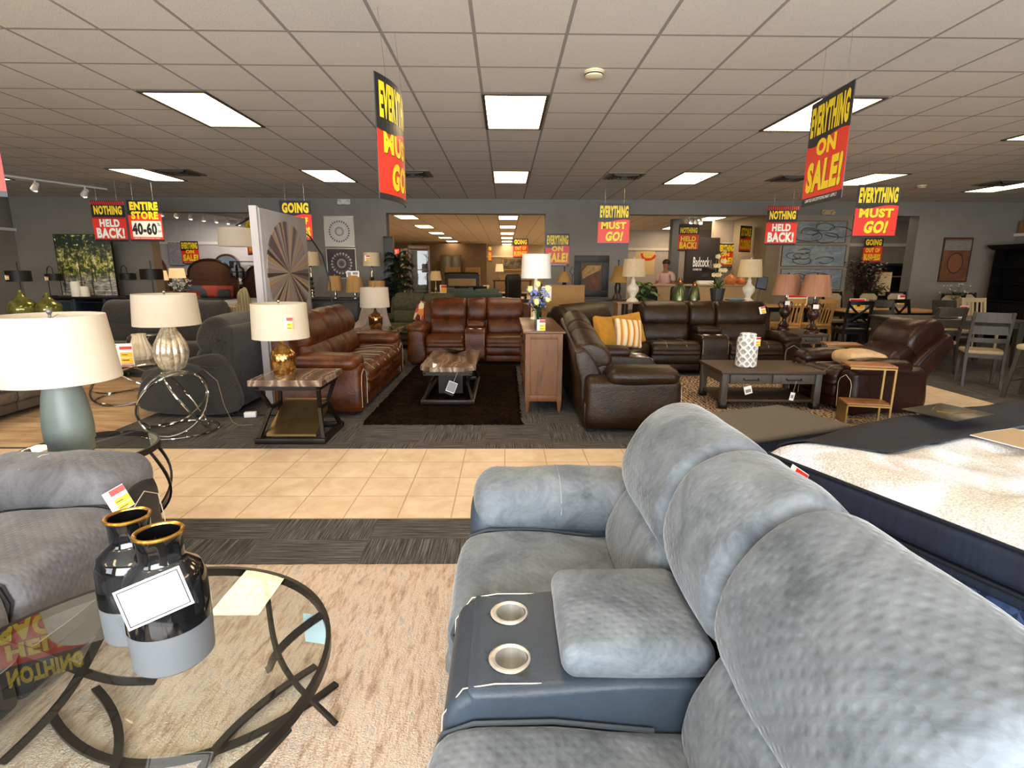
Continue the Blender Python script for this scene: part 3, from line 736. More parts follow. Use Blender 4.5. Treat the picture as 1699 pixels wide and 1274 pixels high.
# ------------------------------------------------------------------ leather seating
BL = leather('chestnut_leather', '#2c1206', '#653313', .34, .4)
DL = leather('espresso_leather', '#1b1009', '#33200f', .34, .45)
OX = leather('oxblood_leather', '#1c0c0a', '#301510', .3, .35)
recliner('reclining_sofa', 'chestnut brown leather three-seat sofa facing the shag rug from the left', 'sofa', (-1.50, 6.72, 0), R(90), [('seat', .60), ('seat', .60), ('seat', .60)], .30, BL, BL, 'matching chestnut leather sofas', arm_top=.64)
recliner('reclining_loveseat', 'chestnut brown leather loveseat with console facing the aisle', 'loveseat', (-.48, 8.62, 0), 0, [('seat', .62), ('console', .34), ('seat', .62)], .30, BL, BL, 'matching chestnut leather sofas', arm_top=.66, stitch=False)
def corner_unit(t, quad, c, rot, FAB, LEA, bw=1.25):
    """wedge seat between two runs: quad is the seat outline, back cushions set across the corner"""
    MB.DEF = Matrix.Translation(-Vector(t.location))
    m = MB(); m.prism(quad, .06, .30); obj('corner_base', m, LEA, t)
    m = MB(); cx = sum(q[0] for q in quad)/len(quad); cy = sum(q[1] for q in quad)/len(quad)
    rings = [[(cx+(x-cx)*k, cy+(y-cy)*k, z) for x, y in quad] for k, z in ((.99, .30), (1, .34), (1, .43), (.97, .46), (.9, .475), (.5, .48))]
    m.loft(rings); obj('corner_seat', m, FAB, t, ang=60)
    MB.DEF = Matrix.Translation(-Vector(t.location)) @ T(c[0], c[1], 0, rz=rot)
    for nm, pr, r, cr in (('lumbar_cushion', P_LUMB, .06, .03), ('headrest', P_HEAD, .07, .03), ('back_shell', P_SHELL, .04, 0)):
        m = MB(); m.sweep(pr, -bw/2, bw/2, r=r, crown=cr); obj(nm, m, LEA if nm == 'back_shell' else FAB, t, ang=60)
    MB.DEF = Matrix()
S1 = thing('sectional_sofa', 'espresso brown leather corner sectional with yellow cushions in its corner', 'sectional sofa', (1.4, 6.9, 0))
recliner('', '', '', (1.66, 6.02, 0), R(90), [('seat', .66), ('console', .36), ('seat', .62)], .28, DL, DL, into=S1, arms=(1, 0), arm_top=.62)
for c in children(S1):
    if c.name.startswith(('headrest', 'lumbar', 'back_shell')):
        for v in c.data.vertices:   # the near recliner of the run stands lower, its back let down
            k = max(0.0, min(1.0, (6.9-(v.co.y+6.9))/1.7)); v.co.z -= max(0, v.co.z-.42)*.34*k; v.co.x -= max(0, v.co.z-.42)*.10*k
recliner('', '', '', (3.12, 7.86, 0), 0, [('seat', .74), ('console', .42), ('seat', .80)], .28, DL, DL, into=S1, arms=(0, 1), arm_top=.60)
corner_unit(S1, [(.80, 6.88), (1.62, 6.88), (1.82, 7.2), (2.12, 7.86), (2.12, 8.75), (1.2, 8.75), (.80, 8.4)], (1.68, 7.46), R(47), DL, DL, 1.15)
S2 = thing('sectional_sofa', 'charcoal fabric curved sectional at left beyond the chrome tables', 'sectional sofa', (-4.2, 7.2, 0))
CF = mat('charcoal_tweed', '#282623', '#3a3733', rough=.95, scale=60, bump=.3, bscale=160, sheen=.2)
recliner('', '', '', (-3.76, 6.28, 0), R(-90), [('seat', .72), ('seat', .72)], .04, CF, CF, into=S2, arms=(0, 0), stitch=False)
recliner('', '', '', (-5.16, 7.62, 0), 0, [('seat', .72), ('console', .34), ('seat', .72)], .26, CF, CF, into=S2, arms=(1, 0), stitch=False, arm_top=.62)
corner_unit(S2, [(-2.95, 7.0), (-3.72, 7.0), (-3.95, 7.35), (-4.26, 7.62), (-4.26, 8.5), (-3.3, 8.5), (-2.95, 8.2)], (-3.80, 7.40), R(-45), CF, CF, 1.1)
MB.DEF = Matrix.Translation(-Vector(S2.location))
m = MB(); m.sweep([(-3.72, .06), (-3.78, .3), (-3.6, .50), (-3.3, .60), (-2.95, .66), (-2.82, .5), (-2.80, .06)], 5.50, 5.60, axis='y', r=.03); obj('side_panel', m, CF, S2, ang=60)
for q in (0, 1):
    m = MB(); m.cyl((-2.93+.07*q, 5.50, .80-.02*q), (-2.93+.07*q, 5.56, .80-.02*q), .014, n=12); obj('chrome_button', m, CHROME, S2)
MB.DEF = Matrix()
recliner('reclining_sofa', 'taupe fabric sofa cut by the left edge of the photo, on the sandy rug', 'sofa', (-4.95, 5.42, .016), R(90), [('seat', .6), ('seat', .6)], .26, mat('taupe_fabric', '#5a5148', '#6e645a', rough=.95, scale=50, bump=.3, bscale=150), mat('taupe_fabric_dark', '#50483f', rough=.95), stitch=False, arm_top=.62)
RX = recliner('recliner_chair', 'oxblood leather recliner tilted back beside the cross aisle at right', 'recliner', (3.55, 5.98, 0), R(-82), [('seat', .56)], .24, OX, OX, arm_top=.60)
# lean the recliner's back further
for c in children(RX):
    if c.name.startswith(('headrest', 'lumbar', 'back_shell')):
        c.matrix_local = Matrix.Translation((0, .62, .36)) @ Matrix.Rotation(R(-31), 4, 'X') @ Matrix.Diagonal((1, 1.05, 1.22, 1)) @ Matrix.Translation((0, -.62, -.36))

# ------------------------------------------------------------------ marble-top tables with crossed metal legs
def marble():
    n = NT('brown_banded_faux_marble'); v = n.co('Object', (1, 1, 1)); w = n.n('TexWave', {'Vector': v, 'Scale': 1.5, 'Distortion': 7, 'Detail': 5, 'Detail Scale': 1.2, 'Detail Roughness': .6})
    n.set(Base_Color=n.ramp(w.outputs[1], [(.0, '#5a4436'), (.3, '#6f594a'), (.6, '#87715f'), (.85, '#a8947f'), (1, '#655043')]), Roughness=.22, Coat_Weight=.4); return n.m
MARB = marble(); GMET = mat('antique_gold_metal', '#7a6440', '#8d7750', rough=.38, metal=.85)
ESP = mat('espresso_metal', '#1b1512', '#231c18', rough=.4, metal=.4)
def xtable(name, label, cat, loc, w, d, h, clip, group, tilt):
    t = thing(name, label, cat, loc, 0, group)
    a, b, c = w/2, d/2, clip
    P = [(-a+c, -b), (a-c, -b), (a, -b+c), (a, b-c), (a-c, b), (-a+c, b), (-a, b-c), (-a, -b+c)] if c else [(-a, -b), (a, -b), (a, b), (-a, b)]
    m = MB(); m.loft([[(x*k, y*k, z) for x, y in P] for k, z in ((.985, h-.055), (1, h-.05), (1, h-.008), (.99, h))]); obj('tabletop', m, MARB, t, smooth=False)
    m = MB(); m.box(-a+.04, a-.04, -b+.05, b-.05, h-.10, h-.055); obj('apron', m, ESP, t)
    for sx in (-1, 1):
        for sy in (-1, 1):
            x0 = sx*(a-.035); m = MB()
            m.tube([(sx*(a-.05), sy*(b-.05), h-.06), (sx*(a-.10), sy*max(b*.35, b-.20), h*.5), (sx*(a-.03), sy*(b-.04), .02)], .02, rect=(.035, .03), up=(1, 0, 0))
            m.tube([(sx*(a-.10), sy*max(b*.35, b-.20), h*.5), (sx*(a-.10), 0, h*.5)], .02, rect=(.035, .03), up=(1, 0, 0))
            obj('leg', m, ESP, t)
    m = MB()
    for sy in (-1, 1): m.box(-a+.01, a-.01, sy*(b-.03)-.025, sy*(b-.03)+.025, .0, .05, .004)
    for sx in (-1, 1): m.box(sx*(a-.035)-.025, sx*(a-.035)+.025, -b+.04, b-.04, .0, .05, .004)
    obj('base_frame', m, ESP, t)
    m = MB()
    if tilt: m.prism([(-b+.05, .06), (-b+.05, .08), (b-.08, .30), (b-.08, .28)], -a+.10, a-.10, 'x')
    else: m.box(-a+.17, a-.17, -b+.36, b-.36, .05, h-.10)
    obj('shelf_panel', m, GMET if tilt else ESP, t)
    return t
xtable('end_table', 'square marble-top end table with gold shelf beside the tiled aisle', 'end table', (-1.90, 4.90, 0), .64, .60, .577, 0, 'brown marble-top tables', True)
xtable('coffee_table', 'clipped-corner marble-top coffee table on the chocolate shag rug', 'coffee table', (-.635, 6.55, .05), .62, 1.40, .42, .12, 'brown marble-top tables', False)
xtable('end_table', 'marble-top end table in the corner between the two chestnut sofas', 'end table', (-1.96, 8.62, 0), .62, .60, .602, 0, 'brown marble-top tables', True)
# price and care tags
def card(label, loc, rotz, w, h, mts, cat='price tag', group=None, tilt=0.0, sleeve=False, text=None, roll=0.0, name='price_tag', cord=None):
    """small printed card facing -Y; mts: (colour, x0, x1, z0, z1) fields as fractions"""
    t = thing(name, label, cat, loc, rotz, group); t.rotation_euler = (tilt, roll, rotz)
    m = MB(); m.box(-w/2, w/2, -.001, .001, 0, h); obj('card', m, WHITE, t)
    for i, (c, x0, x1, z0, z1) in enumerate(mts):
        m = MB(); m.box(-w/2+x0*w, -w/2+x1*w, -.0016-.0003*i, -.0009, z0*h, z1*h); obj('printed_panel', m, c, t)
    if text:
        for s, mt, x0, x1, z0, z1 in text:
            m = MB(); m.text(s, -w/2+x0*w, -w/2+x1*w, z0*h, z1*h, -.006, .03); obj('lettering', m, mt, t, smooth=False)
    if sleeve:
        m = MB(); m.box(-w/2-.012, w/2+.012, -.0065, -.006, -.008, h+.035); obj('plastic_sleeve', m, SLEEVE, t)
    if cord:
        m = MB(); m.tube([(0, 0, h), (0, .002, h+cord)], .0012, 5); obj('string', m, STCH, t)
    return t
OCH = mat('price_yellow', '#f2c21c', rough=.6); ORG = mat('price_orange', '#e8501e', rough=.6); GRY = mat('print_grey', '#8a8c90', rough=.7)
def price(label, loc, rotz, w=.075, h=.10, **k):
    return card(label, loc, rotz, w, h, [(RED, .30, 1, .72, .97), (WHITE, .34, .96, .58, .7), (OCH, .30, 1, .30, .56), (OCH, .30, 1, .03, .27), (SBLK, .36, .7, .40, .44), (SBLK, .36, .8, .12, .16)], **k)
XC = dict(cat='price tag')
price('red and yellow price tag stuck on the white shade of the gold lamp', (-1.875, 4.725, 1.0), R(28), .07, .11)
price('red and yellow price tag on the arm corner of the left grey sofa', (-1.565, 2.10, .545), R(20), .085, .10, roll=R(-28), tilt=R(-20))
price('price tag pinned near the right end of the espresso sectional back', (4.0, 8.40, .87), R(-10), .09, .11, roll=R(-12), tilt=R(-15))
price('price tag on the white lattice vase', (2.80, 5.955, .70), R(12), .08, .10)
card('grey hang tag on the clipped-corner marble coffee table', (-.62, 5.835, .17), R(4), .10, .15, [(GRY, .04, .96, .25, .97), (SBLK, .0, 1, 0, .2)], roll=R(22), name='hang_tag', cat='hang tag', cord=.12)

# ------------------------------------------------------------------ wooden chest seen from its end
CW = wood('warm_oak_brown', '#4b2b0e', '#74471b', .5, 'z', 2.2, '#5c3614'); CT = wood('warm_oak_top', '#43270f', '#623d20', .35, 'y', 2.2, '#4f2f17')
t = thing('chest', 'warm brown wooden buffet chest seen from its end beside the shag rug', 'chest', (.415, 6.55, 0))
hx, hy, HC = .195, .83, .885
m = MB(); m.box(-hx-.03, hx+.03, -hy-.03, hy+.03, HC-.025, HC, .006); obj('top', m, CT, t)
m = MB(); m.box(-hx+.02, hx, -hy+.02, hy-.02, .12, HC-.025); obj('body', m, CW, t)
for sy in (-1, 1):
    m = MB(); y0, y1 = (-hy-.002, -hy+.02) if sy < 0 else (hy-.02, hy+.002)
    m.box(-hx+.045, hx-.045, y0, y1, HC-.085, HC-.026, .004); m.box(-hx+.045, hx-.045, y0, y1, .12, .19, .004); obj('end_rail', m, CW, t)
    for sx in (-1, 1):
        x = sx*(hx-.022); y = sy*(hy-.022)
        m = MB(); m.loft([[(x-q, y-q, z), (x+q, y-q, z), (x+q, y+q, z), (x-q, y+q, z)] for z, q in ((0, .012), (.13, .025), (HC-.026, .025))]); obj('leg', m, CW, t, smooth=False)
for i in range(3):
    for k in range(3):
        z0 = .16+.235*k; y0 = -hy+.05+i*.51
        m = MB(); m.box(-hx-.004, -hx+.02, y0, y0+.49, z0, z0+.215, .005); d = obj('drawer', m, CW, t)
        m = MB(); m.lathe([(0, 0), (.008, 0), (.008, .012), (.016, .02), (.014, .028), (0, .03)], 12); m2 = MB(); m2.bm.free(); m2.bm = m.bm
        m2.bm.transform(T(-hx-.004, y0+.245, z0+.11, ry=R(-90))); obj('knob', m2, BLACK, d)
price('small red and yellow price card standing on the wooden chest before the flowers', (.385, 5.78, .886), R(8), .09, .115)

# ------------------------------------------------------------------ rustic tables
RW = wood('rustic_brown_plank', '#221711', '#473425', .55, 'x', 2.4, '#37281d'); RG = wood('weathered_grey_plank', '#2b2621', '#4f4840', .6, 'z', 2.6, '#3a342d')
def rustic(name, label, cat, loc, rotz, w, d, h, drawers):
    t = thing(name, label, cat, loc, rotz, 'rustic plank tables'); a, b = w/2, d/2
    m = MB(); m.box(-a-.02, a+.02, -b-.02, b+.02, h-.035, h, .005); obj('tabletop', m, RW, t)
    for sx in (-1, 1):
        for sy in (-1, 1):
            m = MB(); m.box(sx*(a-.035)-.035, sx*(a-.035)+.035, sy*(b-.035)-.035, sy*(b-.035)+.035, .02, h-.035, .004); l = obj('leg', m, RG, t)
            m = MB(); m.box(sx*(a-.035)-.042, sx*(a-.035)+.042, sy*(b-.035)-.042, sy*(b-.035)+.042, 0, .06, .004); obj('metal_foot', m, BLACK, l)
    m = MB(); m.box(-a+.07, a-.07, -b+.02, b-.01, h-.15, h-.035); m.box(-a+.01, -a+.05, -b+.07, b-.07, h-.15, h-.035); m.box(a-.05, a-.01, -b+.07, b-.07, h-.15, h-.035); obj('apron', m, RG, t)
    m = MB(); m.box(-a+.03, a-.03, -b+.03, b-.03, .07, .10, .004); obj('lower_shelf', m, RW, t)
    n = drawers; dw = (w-.16)/n
    for k in range(n):
        x0 = -a+.08+k*dw
        m = MB(); m.box(x0+.01, x0+dw-.01, -b-.002, -b+.02, h-.145, h-.045, .004); dr = obj('drawer', m, RG, t)
        m = MB(); c = x0+dw/2; m.tube([(c-.08, -b-.002, h-.085), (c-.08, -b-.022, h-.10), (c+.08, -b-.022, h-.10), (c+.08, -b-.002, h-.085)], .006, 6); obj('handle', m, BLACK, dr)
    return t
rustic('coffee_table', 'rustic plank coffee table with two drawers before the espresso sectional', 'coffee table', (2.95, 6.18, .014), R(-1), 1.10, .72, .43, 2)
rustic('end_table', 'rustic end table with two urn lamps at the right end of the sectional', 'end table', (4.66, 8.55, 0), R(-4), .48, .86, .585, 1)
card('white paper tag hanging from the left drawer of the rustic coffee table', (2.69, 5.80, .19), 0, .085, .09, [(GRY, .15, .85, .2, .6)], roll=R(-16), name='hang_tag', cat='hang tag', group=None)
card('long-stringed white tag hanging from the right drawer of the rustic coffee table', (3.16, 5.79, .12), 0, .05, .09, [(GRY, .2, .8, .3, .7)], roll=R(10), name='hang_tag', cat='hang tag', cord=.14)
card('white tag pair hanging from the rustic end table, by the cross aisle', (4.84, 8.06, .28), R(-5), .16, .10, [(GRY, .3, .8, .3, .6)], name='hang_tag', cat='hang tag', cord=.1)
m = MB(); m.lathe([(0, 0), (.10, 0), (.115, .012), (.115, .31), (.105, .335), (.09, .345), (.085, .36), (.09, .375), (.08, .38), (.072, .37), (.072, .05), (0, .05)], 40)
LT = NT('white_lattice_ceramic'); _v = LT.co('UV'); _w = [LT.n('TexWave', {'Vector': LT.co('UV', (1, .7, 1), (0, 0, R(q))), 'Scale': 6.5}).outputs[1] for q in (50, -50)]
_g = LT.math('MAXIMUM', _w[0], _w[1]); LT.set(Base_Color=LT.ramp(_g, [(.6, '#b9b6b0'), (.85, '#f2efe9')]), Roughness=.35); LT.bump(_g, .9, .02)
t = thing('vase', 'white ceramic vase with raised lattice on the rustic coffee table', 'vase', (2.76, 6.10, .444)); obj('body', m, LT.m, t); 
m = MB(); m.shell([(.078, .36), (.084, .372), (.078, .384)], .006, 40); obj('rim', m, WHITE, t)
PINK = mat('dusty_pink_silk_shade', '#c28f70', '#a9775b', rough=.85, scale=14, stretch=(1, 1, .08), trans=.25)
URN = mat('dark_carved_resin', '#1d0f0a', '#3d2418', rough=.3, scale=22, bump=.4, bscale=40)
ub = [(0, 0), (.10, 0), (.10, .02), (.07, .05), (.085, .08), (.06, .12), (.03, .15), (.028, .19), (.06, .22), (.085, .27), (.085, .31), (.055, .35), (.035, .38), (.045, .42), (.05, .44), (.02, .46), (.015, .52), (0, .52)]
def urn_extra(t):
    for s in (-1, 1):
        m = MB(); m.tube([(s*.05, 0, .34), (s*.10, 0, .37), (s*.115, 0, .42), (s*.085, 0, .45), (s*.06, 0, .43)], .009, 8); obj('scroll_handle', m, URN, t)
for (x, y, l) in ((4.50, 8.72, 'pink shade urn lamp, further back of the two on the rustic end table'), (4.70, 8.26, 'pink shade urn lamp, nearer of the two on the rustic end table')):
    lamp(l, (x, y, .586), ub, (.225, .165, .56, .88), URN, PINK, group='carved urn lamps', ex=urn_extra, fm=URN)
card('white tag tied on the neck of the further urn lamp', (4.49, 8.65, .99), 0, .075, .06, [], name='hang_tag', cat='hang tag'); card('white tag tied on the neck of the nearer urn lamp', (4.69, 8.19, .96), 0, .085, .065, [], name='hang_tag', cat='hang tag')
# C-shaped side tables slid round the recliner
CWD = wood('acacia_plank', '#6b4022', '#a06a38', .45, 'y', 2.5, '#87552b'); BRS = mat('brushed_brass', '#a08149', '#8f723e', rough=.35, metal=.7)
def ctable(label, loc, rotz, shelf=True):
    t = thing('side_table', label, 'side table', loc, rotz, 'C-shaped wood and brass side tables'); w, d, h = .42, .27, .62
    m = MB(); m.box(-w/2, w/2, -d/2, d/2, h-.02, h, .003); obj('tabletop', m, CWD, t)
    for sy in (-1, 1):
        m = MB(); y = sy*(d/2-.012)
        m.tube([(-w/2+.012, y, h-.032), (w/2-.012, y, h-.032), (w/2-.012, y, .012), (-w/2+.012, y, .012)], .01, rect=(.022, .022), up=(0, 1, 0)); obj('side_frame', m, BRS, t)
    if shelf:
        m = MB(); m.box(-w/2+.02, w/2, -d/2+.005, d/2-.005, .22, .24, .003); obj('lower_shelf', m, CWD, t)
        m = MB(); m.box(-w/2+.02, w/2-.02, -d/2, -d/2+.015, .205, .22); m.box(-w/2+.02, -w/2+.035, -d/2, d/2, 0, .22); obj('shelf_rail', m, BRS, t)
    return t
ctable('C-shaped wood and brass side table on the near side of the oxblood recliner', (3.62, 5.28, 0), R(-14))
ctable('C-shaped wood and brass side table on the far side of the oxblood recliner', (4.3, 6.84, 0), R(-14), False)
m = MB(); m.rbox(-.22, .22, -.20, .20, -.06, .06, .055, (0, 0, .05), wob=.01); o = obj('pillow', m, mat('cream_pillow_cloth', '#c9ab84', '#b99a74', rough=.9, scale=12), loc=(3.98, 5.98, .565)); tag(o, 'cream pillow on the seat of the oxblood recliner', 'pillow')
# yellow pillows in the sectional corner
def cushion(label, loc, rot, w, mt, group=None, d=.07):
    m = MB(); m.rbox(-w/2, w/2, -d/2, d/2, 0, w, .03, (-.015, .07, -.015), n=6, wob=.006)
    t = thing('throw_pillow', label, 'pillow', loc, 0, group); t.rotation_euler = rot; obj('cover', m, mt, t, ang=70); return t
MUST = mat('mustard_cotton', '#c08a2c', '#ab7720', rough=.95, scale=9, bump=.2, bscale=200)
def striped():
    n = NT('mustard_striped_cotton'); x = n.n('SeparateXYZ', {0: n.co('Object')}).outputs[0]
    f = n.math('FRACT', n.math('MULTIPLY', x, 11.5)); n.set(Base_Color=n.ramp(f, [(.0, '#e3cfae'), (.28, '#e3cfae'), (.30, '#c17f24'), (.62, '#c17f24'), (.64, '#d9b98a'), (.8, '#d9b98a'), (.82, '#e3cfae')]), Roughness=.95)
    n.t.nodes[-1]; return n.m
cushion('plain mustard pillow at left in the corner of the espresso sectional', (1.36, 7.10, .49), (R(-16), R(5), R(52)), .45, MUST, 'mustard pillows')
cushion('plain mustard pillow behind the striped one on the espresso sectional', (1.80, 7.62, .49), (R(-20), R(-8), R(14)), .45, MUST, 'mustard pillows')
cushion('mustard and cream striped pillow in front on the espresso sectional', (1.68, 7.30, .485), (R(-18), R(5), R(16)), .40, striped(), 'mustard pillows')
# ------------------------------------------------------------------ things on the front glass table
VB = mat('gloss_black_glaze', '#0d0d0e', rough=.08, coat=.5); VG = mat('matte_grey_glaze', '#63676a', '#5c6064', rough=.6, scale=4); VR = mat('gold_lustre_rim', '#b98c3e', rough=.25, metal=.9)
def bottle(label, loc, k=1.0):
    t = thing('vase', label, 'vase', loc, 0, 'black and grey bottle vases'); z = lambda q: q*k
    m = MB(); m.lathe([(0, 0), (z(.092), 0), (z(.1), .008), (z(.103), z(.118)), (0, z(.118))], 44); obj('grey_foot', m, VG, t)
    m = MB(); m.lathe([(z(.1), z(.117)), (z(.1035), z(.119)), (z(.101), z(.235)), (z(.09), z(.268)), (z(.062), z(.29)), (z(.054), z(.305)), (z(.056), z(.36)), (z(.062), z(.375)), (z(.050), z(.374)), (z(.046), z(.30)), (0, z(.25))], 44); obj('body', m, VB, t)
    m = MB(); m.tube([(z(.057)*cos(2*PI*i/40), z(.057)*sin(2*PI*i/40), z(.375)) for i in range(40)], z(.0055), 8, closed=True); obj('rim', m, VR, t)
bottle('black bottle vase with grey foot and gold rim, front one on the round glass table', (-.93, 1.355, .451))
bottle('black bottle vase with grey foot and gold rim, half hidden behind its twin', (-1.095, 1.475, .451), .97)
BORD = mat('thin_black_border', '#1c1c1e', rough=.6)
card('white placard with a thin black border hung on the front black vase', (-.868, 1.235, .655), R(20), .155, .105, [(BORD, .035, .965, .05, .95), (WHITE, .055, .945, .08, .92)], sleeve=True, roll=R(-17), tilt=R(-14), cat='placard', name='placard')
card('pale blue tag in a clear sleeve hanging under the glass table rim', (-.625, 1.60, .30), R(-12), .085, .105, [(mat('pale_blue_paper', '#bcd3de', rough=.6), 0, 1, 0, 1)], sleeve=True, name='hang_tag', cat='hang tag')

# ------------------------------------------------------------------ mattress on its box base
WT = NT('quilted_white_ticking'); _o = WT.co('Object')
WT.set(Base_Color=WT.mix(WT.ramp(WT.noise(_o, 3.2, 3, .5, .8), [(.45, (0, 0, 0, 1)), (.6, (.8, .8, .8, 1))]), WT.ramp(WT.noise(_o, 130, 3, .7), [(.4, '#b9c0cd'), (.6, '#e3e7f0')]), WT.ramp(WT.noise(_o, 130, 3, .7), [(.4, '#a39a8e'), (.6, '#d6cab9')])), Roughness=.9); WT.bump(WT.noise(_o, 90, 3), .3, .006); WT = WT.m
NV = mat('navy_knit_border', '#0f1626', '#1a2338', rough=.75, scale=8, stretch=(6, 6, .4), bump=.15, bscale=120)
NVC = mat('navy_black_sheet', '#090b12', '#0e111a', rough=.9, scale=8)
BQ = NT('blue_quilted_fabric'); _u = BQ.co('UV'); _w = [BQ.math('ABSOLUTE', BQ.math('SUBTRACT', BQ.math('FRACT', BQ.math('MULTIPLY', BQ.n('SeparateXYZ', {0: BQ.co('UV', rot=(0, 0, R(q)))}).outputs[0], 11)), .5)) for q in (40, -40)]
BQ.set(Base_Color=BQ.ramp(BQ.noise(_u, 14, 4), [(.35, '#1c2d50'), (.65, '#31476f')]), Roughness=.8); BQ.bump(BQ.math('MINIMUM', BQ.math('MULTIPLY', BQ.math('MINIMUM', _w[0], _w[1]), 5), 1.0), .8, .01); BQ = BQ.m
MW, MD = 2.05, 1.53
t = thing('mattress', 'thick white quilted mattress with navy sides behind the grey loveseat', 'mattress', (1.30, 2.50, .44), R(21))
m = MB(); m.rbox(0, MW, -MD, 0, .0, .055, .025, n=6); obj('lower_border', m, NV, t)
m = MB(); m.rbox(-.012, MW+.012, -MD-.012, .012, .06, .21, .04, n=6); obj('upper_border', m, NV, t)
# pillow top with tufted dimples
m = MB(); nx, ny = 82, 62; g = []
tu = [(.32+.37*i+(.18 if j % 2 else 0), -.24-.26*j) for i in range(6) for j in range(5)]
for j in range(ny+1):
    row = []
    for i in range(nx+1):
        x, y = MW*i/nx, -MD*j/ny; d = min(x, MW-x, -y, MD+y); e = min(1, d/.16)
        z = .205+.078*math.sqrt(max(0, 1-(1-e)**2))
        dd = min((x-a)**2+(y-b)**2 for a, b in tu)
        z -= .04*math.exp(-dd/.0035); z += .012*noise.noise(Vector((x*5, y*5, 0)))*e
        row.append(m._v((x+(.01 if i == nx else -.01 if i == 0 else 0), y+(.01 if j == 0 else -.01 if j == ny else 0), z)))
    g.append(row)
for j in range(ny):
    for i in range(nx): m._f((g[j][i], g[j][i+1], g[j+1][i+1], g[j+1][i]))
obj('pillow_top', m, WT, t, ang=80)
m = MB()
for z in (.058, .207): m.tube([(-.012, -MD-.012, z), (-.012, .012, z), (MW+.012, .012, z), (MW+.012, -MD-.012, z)], .009, 8, closed=True)
obj('piping', m, mat('navy_piping', '#0b101c', rough=.7), t)
m = MB(); m.box(.03, MW, -MD, -.02, .0, .438, .02); o = obj('box_spring', m, BQ, loc=(1.30, 2.50, 0), rotz=R(21)); tag(o, 'blue quilted box base under the white mattress', 'box spring')
# dark sheet folded back over the far side of the mattress
m = MB(); n1, n2 = 40, 16; g = []
edge = [(.02, -.01), (.10, -.10), (.20, -.24), (.275, -.37), (.36, -.37), (.55, -.36), (.8, -.345), (1.2, -.33), (2.05, -.34)]
def ey(x):
    for (a, b), (c, d) in zip(edge, edge[1:]):
        if x <= c: return b+(d-b)*(x-a)/(c-a)
    return edge[-1][1]
for j in range(n2+1):
    row = []
    for i in range(n1+1):
        x = .025+2.0*(i/n1)**1.3; v = j/n2; y = ey(x)*(1-v)+.03*v
        e = min(1, min(x+.02, -y+.0)/.16) if y < 0 else 0
        z = (.205+.078*math.sqrt(max(0, 1-(1-max(0, e))**2))) + .013 + .05*max(0, min(1, (v-.35)/.5))*max(0, min(1, (x-.2)/.4)) + .012*noise.noise(Vector((x*4, y*4, 2)))
        if y > 0: z -= y*2.5
        row.append(m._v((x, y, z)))
    g.append(row)
for j in range(n2):
    for i in range(n1): m._f((g[j][i], g[j][i+1], g[j+1][i+1], g[j+1][i]))
o = obj('mattress_cover', m, NVC, loc=(1.30, 2.50, .44), rotz=R(21), ang=80); tag(o, 'near-black navy sheet folded back over the far side of the white mattress', 'bed cover')
so = o.modifiers.new('thickness', 'SOLIDIFY'); so.thickness = .006; so.offset = 1
t = thing('display_board', 'dark board with a thin gold stroke lying on the navy sheet', 'board', (2.33, 2.735, .795), R(22))
m = MB(); m.box(-.17, .17, -.13, .13, 0, .006, .002); obj('board', m, mat('dark_olive_board', '#211f17', rough=.35), t)
m = MB(); m.tube([(-.02, .06, .0065), (.08, .10, .0065)], .004, 5); m.tube([(-.06, .02, .0065), (-.03, -.04, .0065), (.05, -.05, .0065), (.13, -.06, .0065)], .004, 5); obj('gold_stroke', m, VR, t)
card('flat tan card on the mattress at the right edge of the photo', (2.50, 2.32, .742), R(18), .34, .26, [(mat('tan_paper', '#a58f70', rough=.7), .02, .98, .02, .98)], tilt=R(-90), name='display_card', cat='card')
price('red and yellow price tag on the near corner of the mattress', (1.325, 2.335, .545), R(-60), .085, .10, roll=R(18))
t = thing('bench', 'low grey-topped box base with navy sides beyond the mattress', 'box base', (1.36, 3.13, 0), R(22))
m = MB(); m.box(0, 1.08, 0, .60, .07, .47, .02); obj('base', m, NV, t)
m = MB(); m.rbox(-.005, 1.085, -.005, .605, .46, .50, .018); obj('top', m, mat('grey_brown_ticking', '#5d574f', '#655f57', rough=.9, scale=30, stretch=(.2, 3, 1)), t)
m = MB()
for a in (.06, 1.02):
    for b in (.06, .54): m.box(a-.03, a+.03, b-.03, b+.03, 0, .07)
obj('foot', m, BLACK, t)

# ------------------------------------------------------------------ chrome hoop tables at left
def hoops(name, label, cat, loc, r, h, rh, tilt, n):
    t = thing(name, label, cat, loc, 0, 'chrome hoop tables with glass tops')
    m = MB(); m.lathe([(0, h-.01), (r, h-.01), (r+.002, h-.005), (r, h), (0, h)], 64); obj('glass_top', m, GLASS, t)
    for k in range(n):
        a = 2*PI*k/n+.5; M = Matrix.Rotation(a, 4, 'Z') @ Matrix.Translation((rh*.22, 0, h/2-.006)) @ Matrix.Rotation(tilt, 4, 'Y')
        m = MB(); m.tube([M @ Vector((rh*cos(2*PI*i/56), rh*sin(2*PI*i/56), 0)) for i in range(56)], .011, 8, closed=True); obj('hoop', m, CHROME, t)
    m = MB(); m.tube(ring(r*.92, .011, 56), .01, 8, closed=True); obj('base_ring', m, CHROME, t)
hoops('end_table', 'round glass end table on interlocking chrome hoops beside the charcoal sectional', 'end table', (-3.10, 5.03, 0), .355, .591, .325, R(59), 3)
hoops('coffee_table', 'round glass coffee table on low chrome hoops on the sandy rug', 'coffee table', (-4.34, 6.35, .016), .47, .44, .43, R(29), 3)
